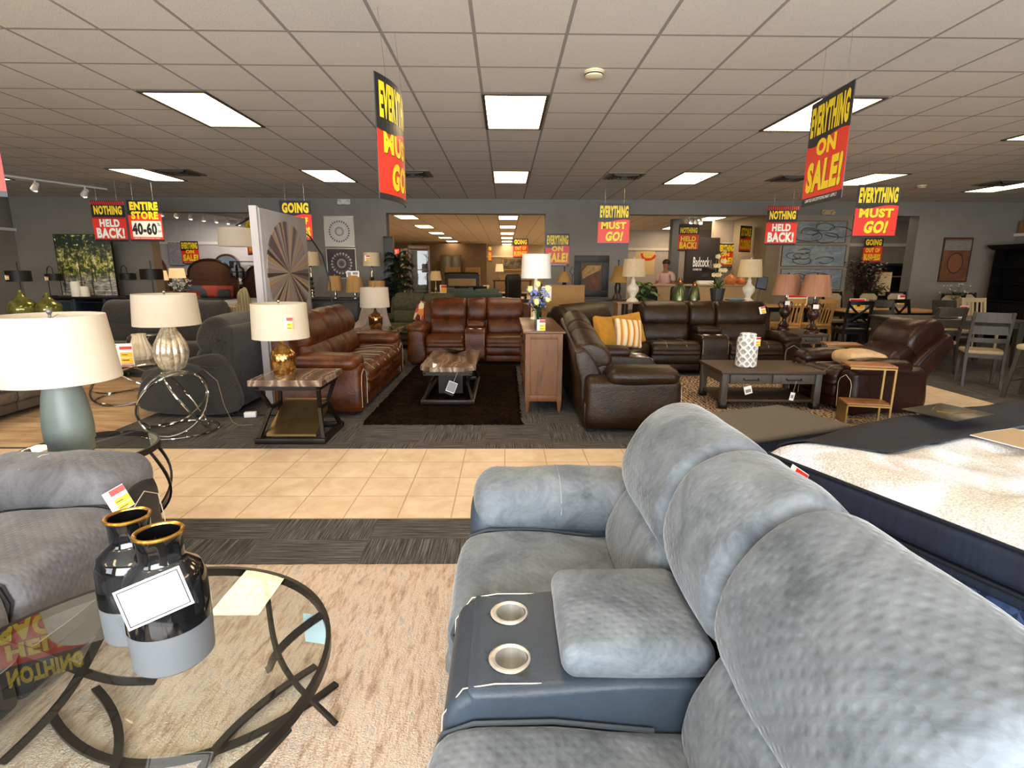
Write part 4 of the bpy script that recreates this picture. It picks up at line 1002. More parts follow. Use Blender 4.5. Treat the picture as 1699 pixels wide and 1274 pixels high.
card('upright price sheet with red and yellow block on the chrome coffee table', (-4.27, 6.04, .458), R(14), .22, .24, [(GRY, .05, .3, .9, .95), (RED, .42, .97, .72, .86), (WHITE, .46, .93, .60, .72), (OCH, .42, .97, .36, .58), (OCH, .42, .97, .08, .33), (SBLK, .48, .75, .46, .49), (SBLK, .48, .8, .2, .24), (ORG, .42, .97, .02, .06)], cat='price sheet', name='price_sheet')
RIBV = mat('cream_gold_ribbed_ceramic', '#d9c4a0', '#f1e6d2', rough=.4, scale=5)
for x, y, k, l in ((-4.34, 6.46, 1, 'cream ribbed vase behind the price sheet on the chrome coffee table'), (-4.60, 6.30, .8, 'smaller cream ribbed vase beside the other on the chrome coffee table')):
    m = MB(); m.lathe([(0, 0), (.10*k, 0), (.13*k, .05*k), (.12*k, .12*k), (.085*k, .2*k), (.065*k, .27*k), (.072*k, .30*k), (.06*k, .30*k), (.05*k, .2*k), (0, .1)], 96, 12, .09); tag(obj('vase', m, RIBV, loc=(x, y, .457)), l, 'vase', 'cream ribbed vases')
m = MB(); m.tube([(-2.90, 5.16, .58), (-2.79, 5.19, .45), (-2.76, 5.21, .2), (-2.70, 5.22, .03), (-2.62, 5.18, .008), (-2.5, 5.2, .008)], .004, 6); tag(obj('lamp_cord', m, mat('brown_cord', '#7a6a52', rough=.4)), 'thin lamp cord trailing from the chrome end table to the carpet', 'cord')
t = thing('power_adapter', 'small white power adapter with black cords on the carpet by the sectional', 'power adapter', (-2.66, 5.52, 0), R(10))
m = MB(); m.box(-.06, .06, -.03, .03, 0, .055, .008); obj('housing', m, WHITE, t)
m = MB(); m.tube([(.06, 0, .02), (.14, .03, .008), (.22, .0, .008), (.34, -.06, .008), (.46, -.02, .008)], .006, 6); m.tube([(-.06, 0, .02), (-.16, .05, .008), (-.3, .02, .008), (-.42, .07, .008)], .006, 6); obj('cord', m, BLACK, t)
m = MB(); pr = [(0, -.0)]
for a, b in ((-.17, .17),):
    rings = []
    for i in range(13):
        u = -1+i/6; w = .085*math.sqrt(max(.01, 1-abs(u)**1.8)); z = .012+.035*u*u
        rings.append([(u*.17, w*cos(PI*j/8), z-.0+(.022*(abs(cos(PI*j/8))**2))) for j in range(9)]+[(u*.17, w*.93*cos(PI*(8-j)/8), z+.006+.02*(abs(cos(PI*j/8))**2)) for j in range(9)])
    m.loft(rings)
tag(obj('leaf_bowl', m, mat('dark_bronze_bowl', '#2a2319', rough=.3, metal=.7), loc=(-.66, 6.95, .456), rotz=R(-25)), 'dark leaf-shaped bowl on the clipped-corner marble coffee table', 'bowl')

# ------------------------------------------------------------------ on the chest: lamp and flowers
lamp('white drum lamp behind the flowers on the wooden chest', (.40, 7.15, .886), [(0, 0), (.07, 0), (.07, .02), (.03, .03), (.03, .45), (.02, .53), (0, .53)], (.195, .18, .525, .83), mat('ivory_ceramic', '#e2dccd', rough=.4), mat('bright_white_shade', '#f7f3ec', rough=.9, trans=.25), finial=False)
t = thing('flower_vase', 'glass vase of yellow roses and blue flowers on the wooden chest', 'flowers', (.36, 5.98, .886))
m = MB(); m.shell([(.04, 0), (.043, .05), (.035, .12), (.045, .20)], .004, 24); obj('glass_vase', m, glassmat('vase_glass', (.8, .84, .8, 1)), t)
m = MB()
for k in range(26):
    a = k*2.4; r = .03+.09*rnd.random(); m.tube([(0, 0, .03), (r*.2*cos(a), r*.2*sin(a), .17), (r*cos(a), r*sin(a), .28+.16*rnd.random())], .0025, 5)
obj('stem', m, LEAF, t)
m = MB()
for k in range(90):
    a = k*2.4; z = .19+.2*rnd.random(); m.leaf((0.02*cos(a), .02*sin(a), z), (cos(a), sin(a), .5), .10+.05*rnd.random(), .035, .5)
obj('foliage', m, LEAF, t)
def rose(m, c, r):
    m.ball(c, r*.72, 6)
    for k in range(9):
        a = k*2.4; d = Vector((cos(a), sin(a), .3+.5*(k % 3)/2)); m.leaf(Vector(c)-d*r*.2+Vector((0, 0, -.2*r)), d+Vector((0, 0, .6)), r*1.4, r*1.3, -.2)
YR = mat('pale_yellow_petals', '#e3dc72', '#f1ecb0', rough=.7, scale=12); BLUE = mat('periwinkle_petals', '#5a62a8', '#8b93cd', rough=.7, scale=14)
for c in ((-.09, -.06, .42), (.10, -.06, .43), (-.02, -.10, .29), (.10, -.08, .32), (.0, .08, .47)):
    m = MB(); rose(m, c, .042); obj('rose', m, YR, t)
for k in range(10):
    a = k*2.39; c = (.105*cos(a)*(.5+.5*(k % 2)), .105*sin(a)*(.5+.5*(k % 2))-.03, .26+.019*k); m = MB()
    for j in range(12):
        q = j*2.4; m.ball((c[0]+.026*cos(q), c[1]+.026*sin(q), c[2]+.025*((j % 4)/2-.7)), .012, 4)
    obj('blue_blossom', m, BLUE, t)
t = thing('cardboard_box', 'flat brown cardboard carton leaning behind the espresso sectional', 'box', (.98, 9.25, 0), R(-6))
KR = mat('kraft_cardboard', '#8a6638', '#987344', rough=.85, scale=3)
m = MB(); m.M = T(rx=R(-8)) @ MB.DEF; m.box(-.36, .36, -.09, .09, .03, 1.27, .006); obj('carton', m, KR, t)
m = MB(); m.M = T(rx=R(-8)); m.box(-.365, -.20, -.093, .06, 1.0, 1.24, .002); obj('label_sheet', m, WHITE, t)
# ------------------------------------------------------------------ wall pictures
def picture(name, label, loc, rotz, w, h, fm, art, fw=.03, d=.03, mount=None, group=None, extra=None, cat='picture'):
    t = thing(name, label, cat, loc, rotz, group); a = w/2
    m = MB()
    for q in ((-a, a, 0, fw), (-a, a, h-fw, h), (-a, -a+fw, fw, h-fw), (a-fw, a, fw, h-fw)): m.box(q[0], q[1], -d, 0, q[2], q[3], .003)
    obj('frame', m, fm, t)
    m = MB(); m.box(-a+fw*.6, a-fw*.6, -d*.6, -.003, fw*.6, h-fw*.6); obj('canvas', m, art, t)
    if extra: extra(t, d)
    return t
def mandala(name, bg, fg, n1, hz):
    n = NT(name); x = n.n('SeparateXYZ', {0: n.co('Object', loc=(0, 0, -hz))}); u, v = x.outputs[0], x.outputs[2]
    r = n.math('SQRT', n.math('ADD', n.math('MULTIPLY', u, u), n.math('MULTIPLY', v, v))); a = n.math('ARCTAN2', v, u)
    s = n.math('SINE', n.math('MULTIPLY', a, float(n1))); rr = n.math('SINE', n.math('MULTIPLY', r, 95.0))
    f = n.math('GREATER_THAN', n.math('ADD', s, n.math('MULTIPLY', rr, .9)), .25)
    f = n.math('MULTIPLY', f, n.math('LESS_THAN', r, .245)); f = n.math('MULTIPLY', f, n.math('GREATER_THAN', r, .03))
    f = n.math('MULTIPLY', f, n.math('GREATER_THAN', n.math('ABSOLUTE', n.math('SUBTRACT', r, .14)), .025))
    n.set(Base_Color=n.mix(f, lin(bg), lin(fg)), Roughness=.6); return n.m
SILF = mat('champagne_frame', '#c9c2ae', rough=.35, metal=.5)
picture('framed_picture', 'grey petal medallion on white, upper of two square wall pictures', (-3.67, WB-.002, 2.0), 0, .66, .66, SILF, mandala('pale_medallion_print', '#cfcac2', '#6d6a70', 26, .33), .018)
picture('framed_picture', 'pale ring medallion on plum brown, lower of two square wall pictures', (-3.66, WB-.002, 1.31), 0, .66, .66, SILF, mandala('plum_medallion_print', '#43363a', '#b5a7a2', 20, .33), .018)
def portrait(t, d):
    for nm, P, mt, y in (('painted_box', [(-.20, .40), (.02, .52), (.20, .60), (.22, .70), (-.10, .70), (-.22, .56)], mat('ochre_paint', '#b08a55', '#8d6a3c', rough=.7, scale=14), .022), ('painted_head', [(-.06, .12), (.08, .10), (.17, .22), (.19, .40), (.12, .50), (-.02, .48), (-.10, .36), (-.09, .22)], mat('russet_paint', '#7a4a30', '#4d3122', rough=.7, scale=12), .0215)):
        m = MB(); m.poly([(x, -y, z) for x, z in P]); obj(nm, m, mt, t, smooth=False)
picture('framed_picture', 'dark framed portrait picture on the wall behind the cardboard carton', (1.95, WB-.002, .92), 0, .78, .92, mat('dark_frame', '#1b1817', rough=.5), mat('brown_canvas_ground', '#4a3a2a', '#5d4a35', rough=.7, scale=6), .15, extra=portrait)
BLP = mat('verdigris_canvas', '#64717a', '#8d938f', rough=.7, scale=4, stretch=(1, 1, 2.5), ndist=1)
def swirl(seed):
    def f(t, d):
        r = random.Random(seed)
        for k in range(5):
            x, z, s = -.45+.9*r.random(), .10+.25*r.random(), .06+.1*r.random(); a0 = 6*r.random(); sg = r.choice((-1, 1)); m = MB()
            m.tube([(x+s*(1+.12*i*.3)*cos(a0+sg*i*.42)*1.7, -.036, z+min(.15, s*(1-.03*i))*sin(a0+sg*i*.42)) for i in range(14)], [.004+.007*abs(sin(i*.5+k)) for i in range(14)], 5); obj('painted_swirl', m, mat('umber_paint', '#453a33', '#5d5048', rough=.7, scale=9), t)
    return f
for k, (x, z, w, l) in enumerate(((7.0, 2.14, 1.22, 'top one of three blue swirl pictures stacked on the pier'), (6.93, 1.62, 1.44, 'middle one of three blue swirl pictures stacked on the pier'), (6.93, 1.10, 1.40, 'lowest one of three blue swirl pictures on the pier, behind the pink lamp shades'))):
    picture('canvas_picture', l, (x, WB-.035, z), 0, w, .47, mat('bronze_strip_frame', '#6a5a44', rough=.5, metal=.3), BLP, .012, .04, extra=swirl(k+3), group='blue swirl pictures')
def arch_art(t, d):
    m = MB(); m.box(-.30, .30, -.0305, -.020, .70, .92); obj('painted_sky', m, mat('grey_sky_paint', '#6e6a63', '#86827a', rough=.7, scale=9, stretch=(1, 1, 6)), t)
    m = MB(); m.tube([(.17*cos(2*PI*i/40), -.021, .42+.22*sin(2*PI*i/40)) for i in range(40)], .012, 5, closed=True); obj('painted_ring', m, mat('dark_umber_paint', '#33231a', rough=.7), t)
    m = MB(); m.poly([(.16*cos(2*PI*i/30), -.0195, .42+.21*sin(2*PI*i/30)) for i in range(30)]); obj('painted_disc', m, mat('rust_paint', '#7a4a2c', rough=.7), t)
picture('framed_picture', 'tall rust and grey picture with a large ring on the wall at far right', (10.2, WB-.002, 1.29), 0, .66, .98, mat('dark_wood_frame', '#3a281c', rough=.5), mat('rust_canvas', '#5a3520', '#774a2e', rough=.7, scale=6), .022, extra=arch_art)
def woods():
    n = NT('birch_grove_painting'); v = n.co('Object'); x = n.n('SeparateXYZ', {0: v}); z = x.outputs[2]
    le = n.ramp(n.noise(n.co('Object', loc=(3, 0, 0)), 7, 6, .8), [(.34, '#0d1c1b'), (.45, '#26382c'), (.51, '#6f7428'), (.55, '#cbbb48'), (.60, '#efe9d6')])
    sp = n.ramp(n.noise(n.co('Object', (1, 1, 5)), 5, 5, .7), [(.38, '#4c4a46'), (.5, '#a7a094'), (.62, '#dcd6c8')])
    lo = n.n('MapRange', {'Value': n.math('ADD', z, n.math('MULTIPLY', n.noise(v, 3), .3)), 1: .42, 2: .62}).outputs[0]
    c = n.mix(lo, sp, le)
    tr = n.math('GREATER_THAN', n.noise(n.co('Object', (14, 1, .9)), 1.3, 2), .6)
    c = n.mix(n.math('MULTIPLY', tr, .85), c, lin('#1d211b'))
    hi = n.n('MapRange', {'Value': n.math('ADD', z, n.math('MULTIPLY', n.noise(v, 6), .5)), 1: .95, 2: 1.3}).outputs[0]
    c = n.mix(n.math('MULTIPLY', hi, n.math('GREATER_THAN', n.noise(v, 13, 4), .45)), c, lin('#20302a'))
    n.set(Base_Color=c, Roughness=.6); return n.m
t = thing('canvas_painting', 'large painting of sunlit birch trees standing on the black media console', 'painting', (-8.99, 12.02, .935), 0)
m = MB(); m.box(-.59, .59, 0, .045, 0, 1.27, .004); obj('canvas', m, woods(), t)
m = MB(); m.box(.59, .60, -.004, .05, 0, 1.275); m.box(-.60, -.59, -.004, .05, 0, 1.275); m.box(-.6, .6, -.004, .05, 1.27, 1.28); obj('edge_frame', m, BLACK, t)
# sunburst panel, standing on its edge between the sofas
t = thing('sunburst_display', 'tall grey display panel with a round sunburst of wooden strips', 'display panel', (-2.62, 6.75, 0), R(88), None)
PG = mat('pale_lilac_grey_panel', '#a8a2a1', '#9d9796', rough=.7)
m = MB(); m.box(-.63, .63, 0, .05, 0, 2.16, .004); obj('panel', m, PG, t)
m = MB(); m.box(-.66, -.61, .02, .10, 0, 2.18); obj('edge_board', m, mat('panel_edge', '#b4aeb0', rough=.6), t)
cols = [mat('strip_%s' % n, c, rough=.5) for n, c in (('taupe', '#a39488'), ('walnut', '#3d2e26'), ('plum_grey', '#5b5054'), ('sand', '#a88a63'), ('rose_grey', '#91807a'), ('ash', '#857a76'))]
m = MB(); NS = 72
for i in range(NS):
    m.mi = rnd.choice((0, 1, 2, 4, 5, 0, 2, 4)) if i % 12 not in (2, 8) else 3
    a, b = 2*PI*i/NS, 2*PI*(i+.93)/NS; R0 = .575
    f = [(0, -.012, 1.47), (R0*cos(a), -.012, 1.47+R0*sin(a)*1.04), (R0*cos(b), -.012, 1.47+R0*sin(b)*1.04)]
    m.loft([f, [(x, 0, z) for x, y, z in f]])
obj('sunburst', m, cols, t, smooth=False)
card('small white notice pinned at the top of the sunburst panel', (-2.618, 7.18, 1.83), R(88), .10, .13, [(GRY, .1, .9, .2, .8)], name='notice', cat='notice')

# ------------------------------------------------------------------ media console corner at left
BK = mat('black_painted_wood', '#131212', '#1b1a19', rough=.4, scale=5); SB = mat('slate_blue_wood', '#26303a', '#2f3b46', rough=.5, scale=5)
t = thing('media_console', 'black-topped slate blue media console with open shelves under the birch painting', 'console', (-8.68, 11.78, 0))
m = MB(); m.box(-.92, .92, -.27, .34, .89, .93, .006); obj('top', m, BK, t)
for x in (-.88, -.32, .32, .88):
    m = MB(); m.box(x-.03, x+.03, -.25, .32, 0, .89, .004); obj('upright', m, SB, t)
for z in (.06, .46, .80):
    m = MB(); m.box(-.3, .3, -.22, .32, z, z+.03); obj('shelf', m, BK, t)
m = MB(); m.box(-.9, .9, .31, .335, .05, .89); obj('back_panel', m, BK, t)
for s in (-1, 1):
    m = MB(); x0 = s*.6
    for q in ((x0-.25, x0-.21, .08, .86), (x0+.21, x0+.25, .08, .86), (x0-.21, x0+.21, .08, .13), (x0-.21, x0+.21, .81, .86)): m.box(q[0], q[1], -.255, -.225, q[2], q[3])
    for k in range(4): m.box(x0-.17+.085*k+.03, x0-.16+.085*k+.03, -.245, -.235, .13, .81)
    d = obj('door', m, SB, t); m = MB(); m.box(x0-.21, x0+.21, -.238, -.234, .13, .81); obj('pane', m, mat('smoked_door_glass', '#20303a', rough=.05, spec=.8), d)
t = thing('side_cabinet', 'black side cabinet right of the media console', 'cabinet', (-7.35, 11.5, 0))
m = MB(); m.box(-.3, .3, -.25, .25, .0, .84, .006); obj('body', m, BK, t); m = MB(); m.box(-.33, .33, -.28, .28, .84, .87, .006); obj('top', m, BK, t)
t = thing('side_cabinet', 'dark cabinet at far left carrying the two green glazed vases', 'cabinet', (-7.55, 8.55, 0))
m = MB(); m.box(-.55, .5, -.22, .22, .0, .755, .006); obj('body', m, BK, t); m = MB(); m.box(-.58, .53, -.25, .25, .755, .785, .006); obj('top', m, BK, t)
GRN = NT('green_reactive_glaze'); _v = GRN.co('Object'); GRN.set(Base_Color=GRN.ramp(GRN.noise(_v, 8, 5, .7), [(.3, '#3c4a26'), (.5, '#7b7a35'), (.7, '#a9a068')]), Roughness=.12, Metallic=.35); GRN = GRN.m
for x, y, k, l in ((-7.42, 8.5, 1.0, 'larger green glazed vase with pointed neck at far left'), (-7.12, 8.62, .9, 'smaller gold-green glazed vase with pointed neck beside the larger green one')):
    m = MB(); m.lathe([(0, 0), (.10*k, 0), (.185*k, .05*k), (.20*k, .12*k), (.17*k, .2*k), (.09*k, .27*k), (.04*k, .32*k), (.022*k, .40*k), (.012*k, .40*k), (.0, .36*k)], 40); tag(obj('vase', m, GRN, loc=(x, y, .786)), l, 'vase', 'green glazed vases')
for x, r, h, l, tw in ((-8.98, .085, .31, 'tall white cylinder vase with twigs before the birch painting', 5), (-8.80, .08, .21, 'short white cylinder vase with a twig before the birch painting', 2)):
    t = thing('vase', l, 'vase', (x, 11.62, .931), 0, 'white cylinder vases')
    m = MB(); m.lathe([(0, 0), (r, 0), (r, h*.9), (r*.85, h), (r*.75, h), (r*.75, h*.6), (0, h*.6)], 32); obj('body', m, mat('matte_white_ceramic', '#e9e2d6', rough=.55), t)
    for k in range(tw):
        m = MB(); a = k*1.3+.3; m.tube([(0, 0, h*.7), (.05*cos(a), .03*sin(a), h+.12), (.11*cos(a), .05*sin(a), h+.26)], .004, 5)
        for j in range(4): m.leaf((.05*cos(a)+.01*j, .03*sin(a), h+.06+.05*j), (cos(a+j), .3, .6), .06, .018)
        obj('twig', m, LEAF, t)
MESH = NT('black_wire_mesh'); _c = MESH.co('UV'); _x = MESH.n('SeparateXYZ', {0: _c}); _d = [MESH.math('ABSOLUTE', MESH.math('SUBTRACT', MESH.math('FRACT', MESH.math('MULTIPLY', _x.outputs[i], 70.0)), .5)) for i in (0, 1)]
MESH.set(Base_Color=lin('#15120f'), Roughness=.5, Alpha=MESH.math('MAXIMUM', MESH.math('GREATER_THAN', MESH.math('MAXIMUM', *_d), .36), .35)); MESH = MESH.m
def mesh_lamp(label, loc, h, arch, r=.19, sh=.19, tagc=True, lean=0, group='black mesh shade lamps'):
    t = thing('floor_lamp' if h > 1 else 'table_lamp', label, 'lamp', loc, 0, group)
    m = MB(); m.lathe([(0, 0), (.13, 0), (.13, .015), (.02, .025), (0, .025)], 28); obj('base', m, BLACK, t)
    zc = h-sh/2; m = MB()
    if arch: m.tube([(.0, 0, .02), (.0, 0, h+.02), (.02, 0, h+.12), (.07, 0, h+.16), (.12, 0, h+.12), (.13, 0, h)], .009, 8); cx = .13
    else: m.tube([(0, 0, .02), (0, 0, h+.16)], .010, 8); cx = 0
    obj('pole', m, BLACK, t)
    m = MB(); m.shell([(r, h-sh), (r, h)], .004, 36, (cx, 0, 0)); o = obj('mesh_shade', m, MESH, t)
    m = MB()
    for z in (h-sh, h): m.tube([(cx+r*cos(2*PI*i/36), r*sin(2*PI*i/36), z) for i in range(36)], .005, 6, closed=True)
    obj('shade_rim', m, BLACK, o)
mesh_lamp('black mesh drum floor lamp at far left beside the green vases', (-9.05, 10.4, 0), 1.46, False)
mesh_lamp('small black mesh lamp on a hooked stem left of the birch painting', (-9.52, 11.62, .931), .46, True, .15, .13)
mesh_lamp('small black mesh lamp on a hooked stem right of the birch painting', (-8.02, 11.66, .931), .48, True, .15, .13)
mesh_lamp('black mesh drum floor lamp before the opening to the bedroom display', (-6.72, 10.6, 0), 1.50, False)
price('price tag on the far left black mesh floor lamp', (-9.10, 10.21, 1.30), 0, .07, .08); price('price tag on the hooked black mesh lamp left of the painting', (-9.42, 11.467, 1.26), 0, .07, .08)

# ------------------------------------------------------------------ behind the chestnut sofas
t = thing('buffet', 'long black buffet with lamps below the medallion pictures', 'buffet', (-3.55, 11.75, 0))
m = MB(); m.box(-.95, .95, -.24, .24, .08, .88, .005); obj('body', m, BK, t); m = MB(); m.box(-1, 1, -.28, .28, .88, .92, .008); obj('top', m, BK, t)
for k in range(4):
    m = MB(); x = -.93+.465*k; m.box(x+.01, x+.455, -.255, -.23, .12, .84, .006); d = obj('door', m, BK, t)
    m = MB(); m.ball((x+.23, -.265, .7), .014, 6); obj('knob', m, NICKEL, d)
RAF = mat('pleated_raffia_shade', '#cda86f', '#b98f58', rough=.9, scale=20, stretch=(1, 1, .06), trans=.3)
cb = [(0, 0), (.08, 0), (.08, .02), (.04, .03), (.05, .06), (.03, .09), (.06, .13), (.03, .17), (.065, .22), (.03, .26), (.055, .32), (.025, .36), (.05, .41), (.02, .45), (.015, .7), (0, .7)]
lamp('white shade lamp with stacked chrome ball base right of the medallion pictures', (-2.84, 11.84, .921), cb, (.185, .165, .66, .94), CHROME, CREAM, group='chrome ball lamps')
lamp('white shade lamp with chrome base half hidden behind the sunburst panel', (-4.05, 11.6, .921), cb, (.185, .165, .66, .94), CHROME, CREAM, group='chrome ball lamps')
price('price tag on the white shade right of the medallion pictures', (-2.88, 11.66, 1.68), 0, .11, .12)
bb = [(0, 0), (.07, 0), (.07, .015), (.02, .03), (.03, .09), (.015, .14), (.015, .2), (0, .2)]
lamp('small beige pleated shade lamp at left on the black buffet', (-3.52, 11.45, .921), bb, (.15, .12, .0+.16, .46), NICKEL, RAF, group='beige pleated lamps')
lamp('small beige pleated shade lamp under a white sheet of paper on the black buffet', (-3.1, 11.4, .921), bb, (.19, .14, .13, .47), NICKEL, RAF, group='beige pleated lamps')
lamp('low tan drum lamp on the black buffet beside the palm', (-2.68, 11.55, .921), bb, (.17, .17, .16, .36), NICKEL, RAF, group='beige pleated lamps')
card('white printed sheet standing on the beige pleated lamp', (-3.1, 11.3, 1.36), 0, .26, .12, [(GRY, .1, .35, .2, .8), (GRY, .5, .9, .4, .8)], name='price_sheet', cat='price sheet')
t = thing('arc_floor_lamp', 'arched floor lamp whose long black pole carries a wide cream drum shade', 'lamp', (-2.70, 8.95, 0))
m = MB(); m.lathe([(0, 0), (.16, 0), (.16, .03), (0, .03)], 30); obj('base', m, BLACK, t)
m = MB(); m.tube([(-.11, 0, .02), (-.11, 0, .8), (-.13, 0, 1.3), (-.22, 0, 1.72), (-.40, 0, 2.02), (-.68, 0, 2.24), (-1.0, 0, 2.34), (-1.3, 0, 2.30), (-1.55, 0, 2.18)], .012, 8); obj('pole', m, BLACK, t)
m = MB(); m.shell([(.285, 1.86), (.27, 2.14)], .005, 44, (-1.55, 0, 0)); obj('lamp_shade', m, SHADE, t)
t = thing('fabric_chair', 'armchair draped in pale lilac-grey plush cloth behind the chestnut sofa', 'chair', (-2.62, 9.75, 0), R(-65))
m = MB(); m.sweep([(-.35, .05), (-.38, .35), (-.30, .47), (.0, .5), (.12, .8), (.22, 1.08), (.34, 1.12), (.45, .9), (.5, .05)], -.36, .36, r=.12, wob=.06, m=44, n=9); obj('draped_cloth', m, mat('lilac_grey_plush', '#8f8583', '#a89c98', rough=.95, scale=8, bump=.2, bscale=60), t, ang=80)
OLV = mat('olive_chenille', '#3a3929', '#4b4935', rough=.95, scale=20, bump=.25, bscale=150)
recliner('sofa', 'olive fabric sofa with a floral pillow behind the gold lamps', 'sofa', (-1.75, 10.45, 0), R(-8), [('seat', .62), ('seat', .62)], .24, OLV, OLV, stitch=False, arm_top=.64)
def floral():
    n = NT('floral_pillow_print'); v = n.n('TexVoronoi', {'Vector': n.co('Object'), 'Scale': 9}); n.set(Base_Color=n.ramp(n.n('SeparateColor', {0: v.outputs[1]}).outputs[0], [(.0, '#1d2422'), (.3, '#d95a52'), (.5, '#e9dcc4'), (.65, '#e58a4a'), (.8, '#2c4a3e'), (.9, '#d8707e')]), Roughness=.9); n.t.nodes[-1]
    return n.m
cushion('floral pillow in coral, cream and black on the olive sofa', (-1.62, 10.72, .50), (R(-22), R(8), R(-14)), .42, floral())
TLS = mat('teal_grey_fabric', '#39463f', '#47554c', rough=.95, scale=20)
recliner('sofa', 'teal-grey sofa with its back just showing over the chestnut loveseat', 'sofa', (-.78, 14.75, 0), R(180), [('seat', .62), ('seat', .62)], .2, TLS, TLS, stitch=False)
def fronds(m, n, L, w, z0, z1, rad, droop):
    for k in range(n):
        a = k*2.4; q = k/n; z = z0+(z1-z0)*q; d = Vector((cos(a), sin(a), .9+1.1*q)).normalized(); l = L*(.7+.5*rnd.random())
        p = [Vector((0, 0, z))+d*l*s+Vector((0, 0, -droop*l*s*s)) for s in (0, .25, .5, .75, 1)]
        m.tube(p, .004, 4)
        for i in range(1, 22):
            s = i/22; j = min(3, int(s*4)); b = p[j].lerp(p[j+1], s*4-j); tg = (p[j+1]-p[j]).normalized(); sd = tg.cross(Vector((0, 0, 1))).normalized()
            for g in (-1, 1): m.leaf(b, sd*g+tg*.7, w*(1.1-.6*s), .034, .5)
t = thing('potted_palm', 'tall dark green palm in a pot beside the central opening', 'plant', (-2.28, 11.95, 0))
m = MB(); m.lathe([(0, 0), (.15, 0), (.2, .35), (.18, .35), (.17, .3), (0, .3)], 28); obj('pot', m, mat('dark_planter', '#2b221b', rough=.6), t)
m = MB()
for k in range(4): m.tube([(.03*cos(k*1.6), .03*sin(k*1.6), .3), (.07*cos(k*1.6), .07*sin(k*1.6), 1.0), (.12*cos(k*1.6), .12*sin(k*1.6), 1.5)], .014, 6)
obj('trunk', m, mat('cane_trunk', '#3d2f1d', rough=.8), t)
m = MB(); fronds(m, 40, .5, .22, .75, 1.75, 0, .6); obj('foliage', m, PALMG, t, smooth=False)
t = thing('speaker_column', 'narrow black column standing behind the palm', 'column', (-2.56, 12.36, 0)); m = MB(); m.box(-.1, .1, -.1, .1, 0, 2.22, .01); obj('body', m, BK, t)
m = MB(); m.box(-.09, .09, -.105, -.1, .1, 2.18); obj('front_grille', m, BLACK, t)
m = MB(); m.lathe([(0, 0), (.05, 0), (.06, .08), (.045, .2), (.02, .28), (.012, .34), (0, .34)], 24); tag(obj('vase', m, mat('orange_glaze', '#c85a22', rough=.25), loc=(-1.98, 11.72, .66)), 'small orange vase at the foot of the palm', 'vase')
t = thing('pedestal', 'short dark pedestal holding the orange vase', 'pedestal', (-1.98, 11.72, 0)); m = MB(); m.box(-.12, .12, -.12, .12, .0, .63); obj('body', m, BK, t); m = MB(); m.box(-.14, .14, -.14, .14, .63, .659); obj('top', m, BK, t)
HON = wood('honey_oak', '#4f3218', '#74502a', .4, 'z', 2); 
t = thing('curio_cabinet', 'tall honey-oak curio cabinet with leaded glass door beyond the palm', 'cabinet', (-2.1, 13.55, 0), R(14))
m = MB(); m.box(-.25, .25, -.17, .17, 0, .12); m.box(-.25, .25, -.17, .17, 1.98, 2.08, .02); m.box(-.25, -.2, -.17, .17, .12, 1.98); m.box(.2, .25, -.17, .17, .12, 1.98); m.box(-.2, .2, .15, .17, .12, 1.98); obj('carcass', m, HON, t)
for z in (.5, .95, 1.45):
    m = MB(); m.box(-.2, .2, -.12, .15, z, z+.015); obj('shelf', m, GLASS, t)
m = MB(); m.box(-.2, .2, -.172, -.165, .13, 1.97); d = obj('door', m, GLASS, t)
m = MB()
for z in (.13, .5, 1.0, 1.5, 1.95): m.box(-.2, .2, -.178, -.165, z, z+.02)
for k in range(3): m.tube([(-.18+.03*k*(1-2*(i % 2)), -.175, .2+.14*i) for i in range(13)], .006, 5); m.tube([(.18-.05*k*(1-2*(i % 2)), -.175, .2+.14*i) for i in range(13)], .006, 5)
obj('leading', m, mat('lead_came', '#4a443c', rough=.4, metal=.5), d)

# ------------------------------------------------------------------ console behind the espresso sectional
t = thing('console_table', 'long wooden console table behind the espresso sectional', 'console table', (3.1, 9.22, 0)); CWN = wood('tan_console_wood', '#6a4a2c', '#8b6640', .5, 'x', 2)
m = MB(); m.box(-1.25, 1.25, -.2, .2, .975, 1.0, .004); obj('top', m, CWN, t)
for x in (-1.2, 0, 1.2):
    m = MB(); m.box(x-.03, x+.03, -.17, .17, 0, .975); obj('leg_panel', m, CWN, t)
m = MB(); m.box(-1.2, 1.2, -.16, .16, .3, .33); obj('shelf', m, CWN, t)
WB2 = mat('distressed_white_resin', '#dcd2bd', '#c8baa0', rough=.55, scale=12)
wb = [(0, 0), (.10, 0), (.10, .025), (.07, .05), (.04, .08), (.06, .12), (.10, .19), (.095, .25), (.05, .29), (.035, .33), (.04, .36), (.025, .38), (.015, .45), (0, .45)]
WSH = mat('ivory_box_shade', '#e3cfa9', '#d9c39b', rough=.9, scale=20, trans=.3)
for x, l in ((2.13, 'ivory shade lamp with white turned base at left on the console behind the sectional'), (4.07, 'ivory shade lamp with white turned base at right on the console behind the sectional')):
    lamp(l, (x, 9.15, 1.001), wb, (.195, .165, .415, .70), WB2, WSH, group='white turned lamps', fm=WB2)
GB = mat('brushed_olive_green_metal', '#5c6646', '#717a58', rough=.25, metal=.8, scale=20, stretch=(1, 1, .05)); CPR = mat('copper_neck', '#8a5a34', rough=.25, metal=.9)
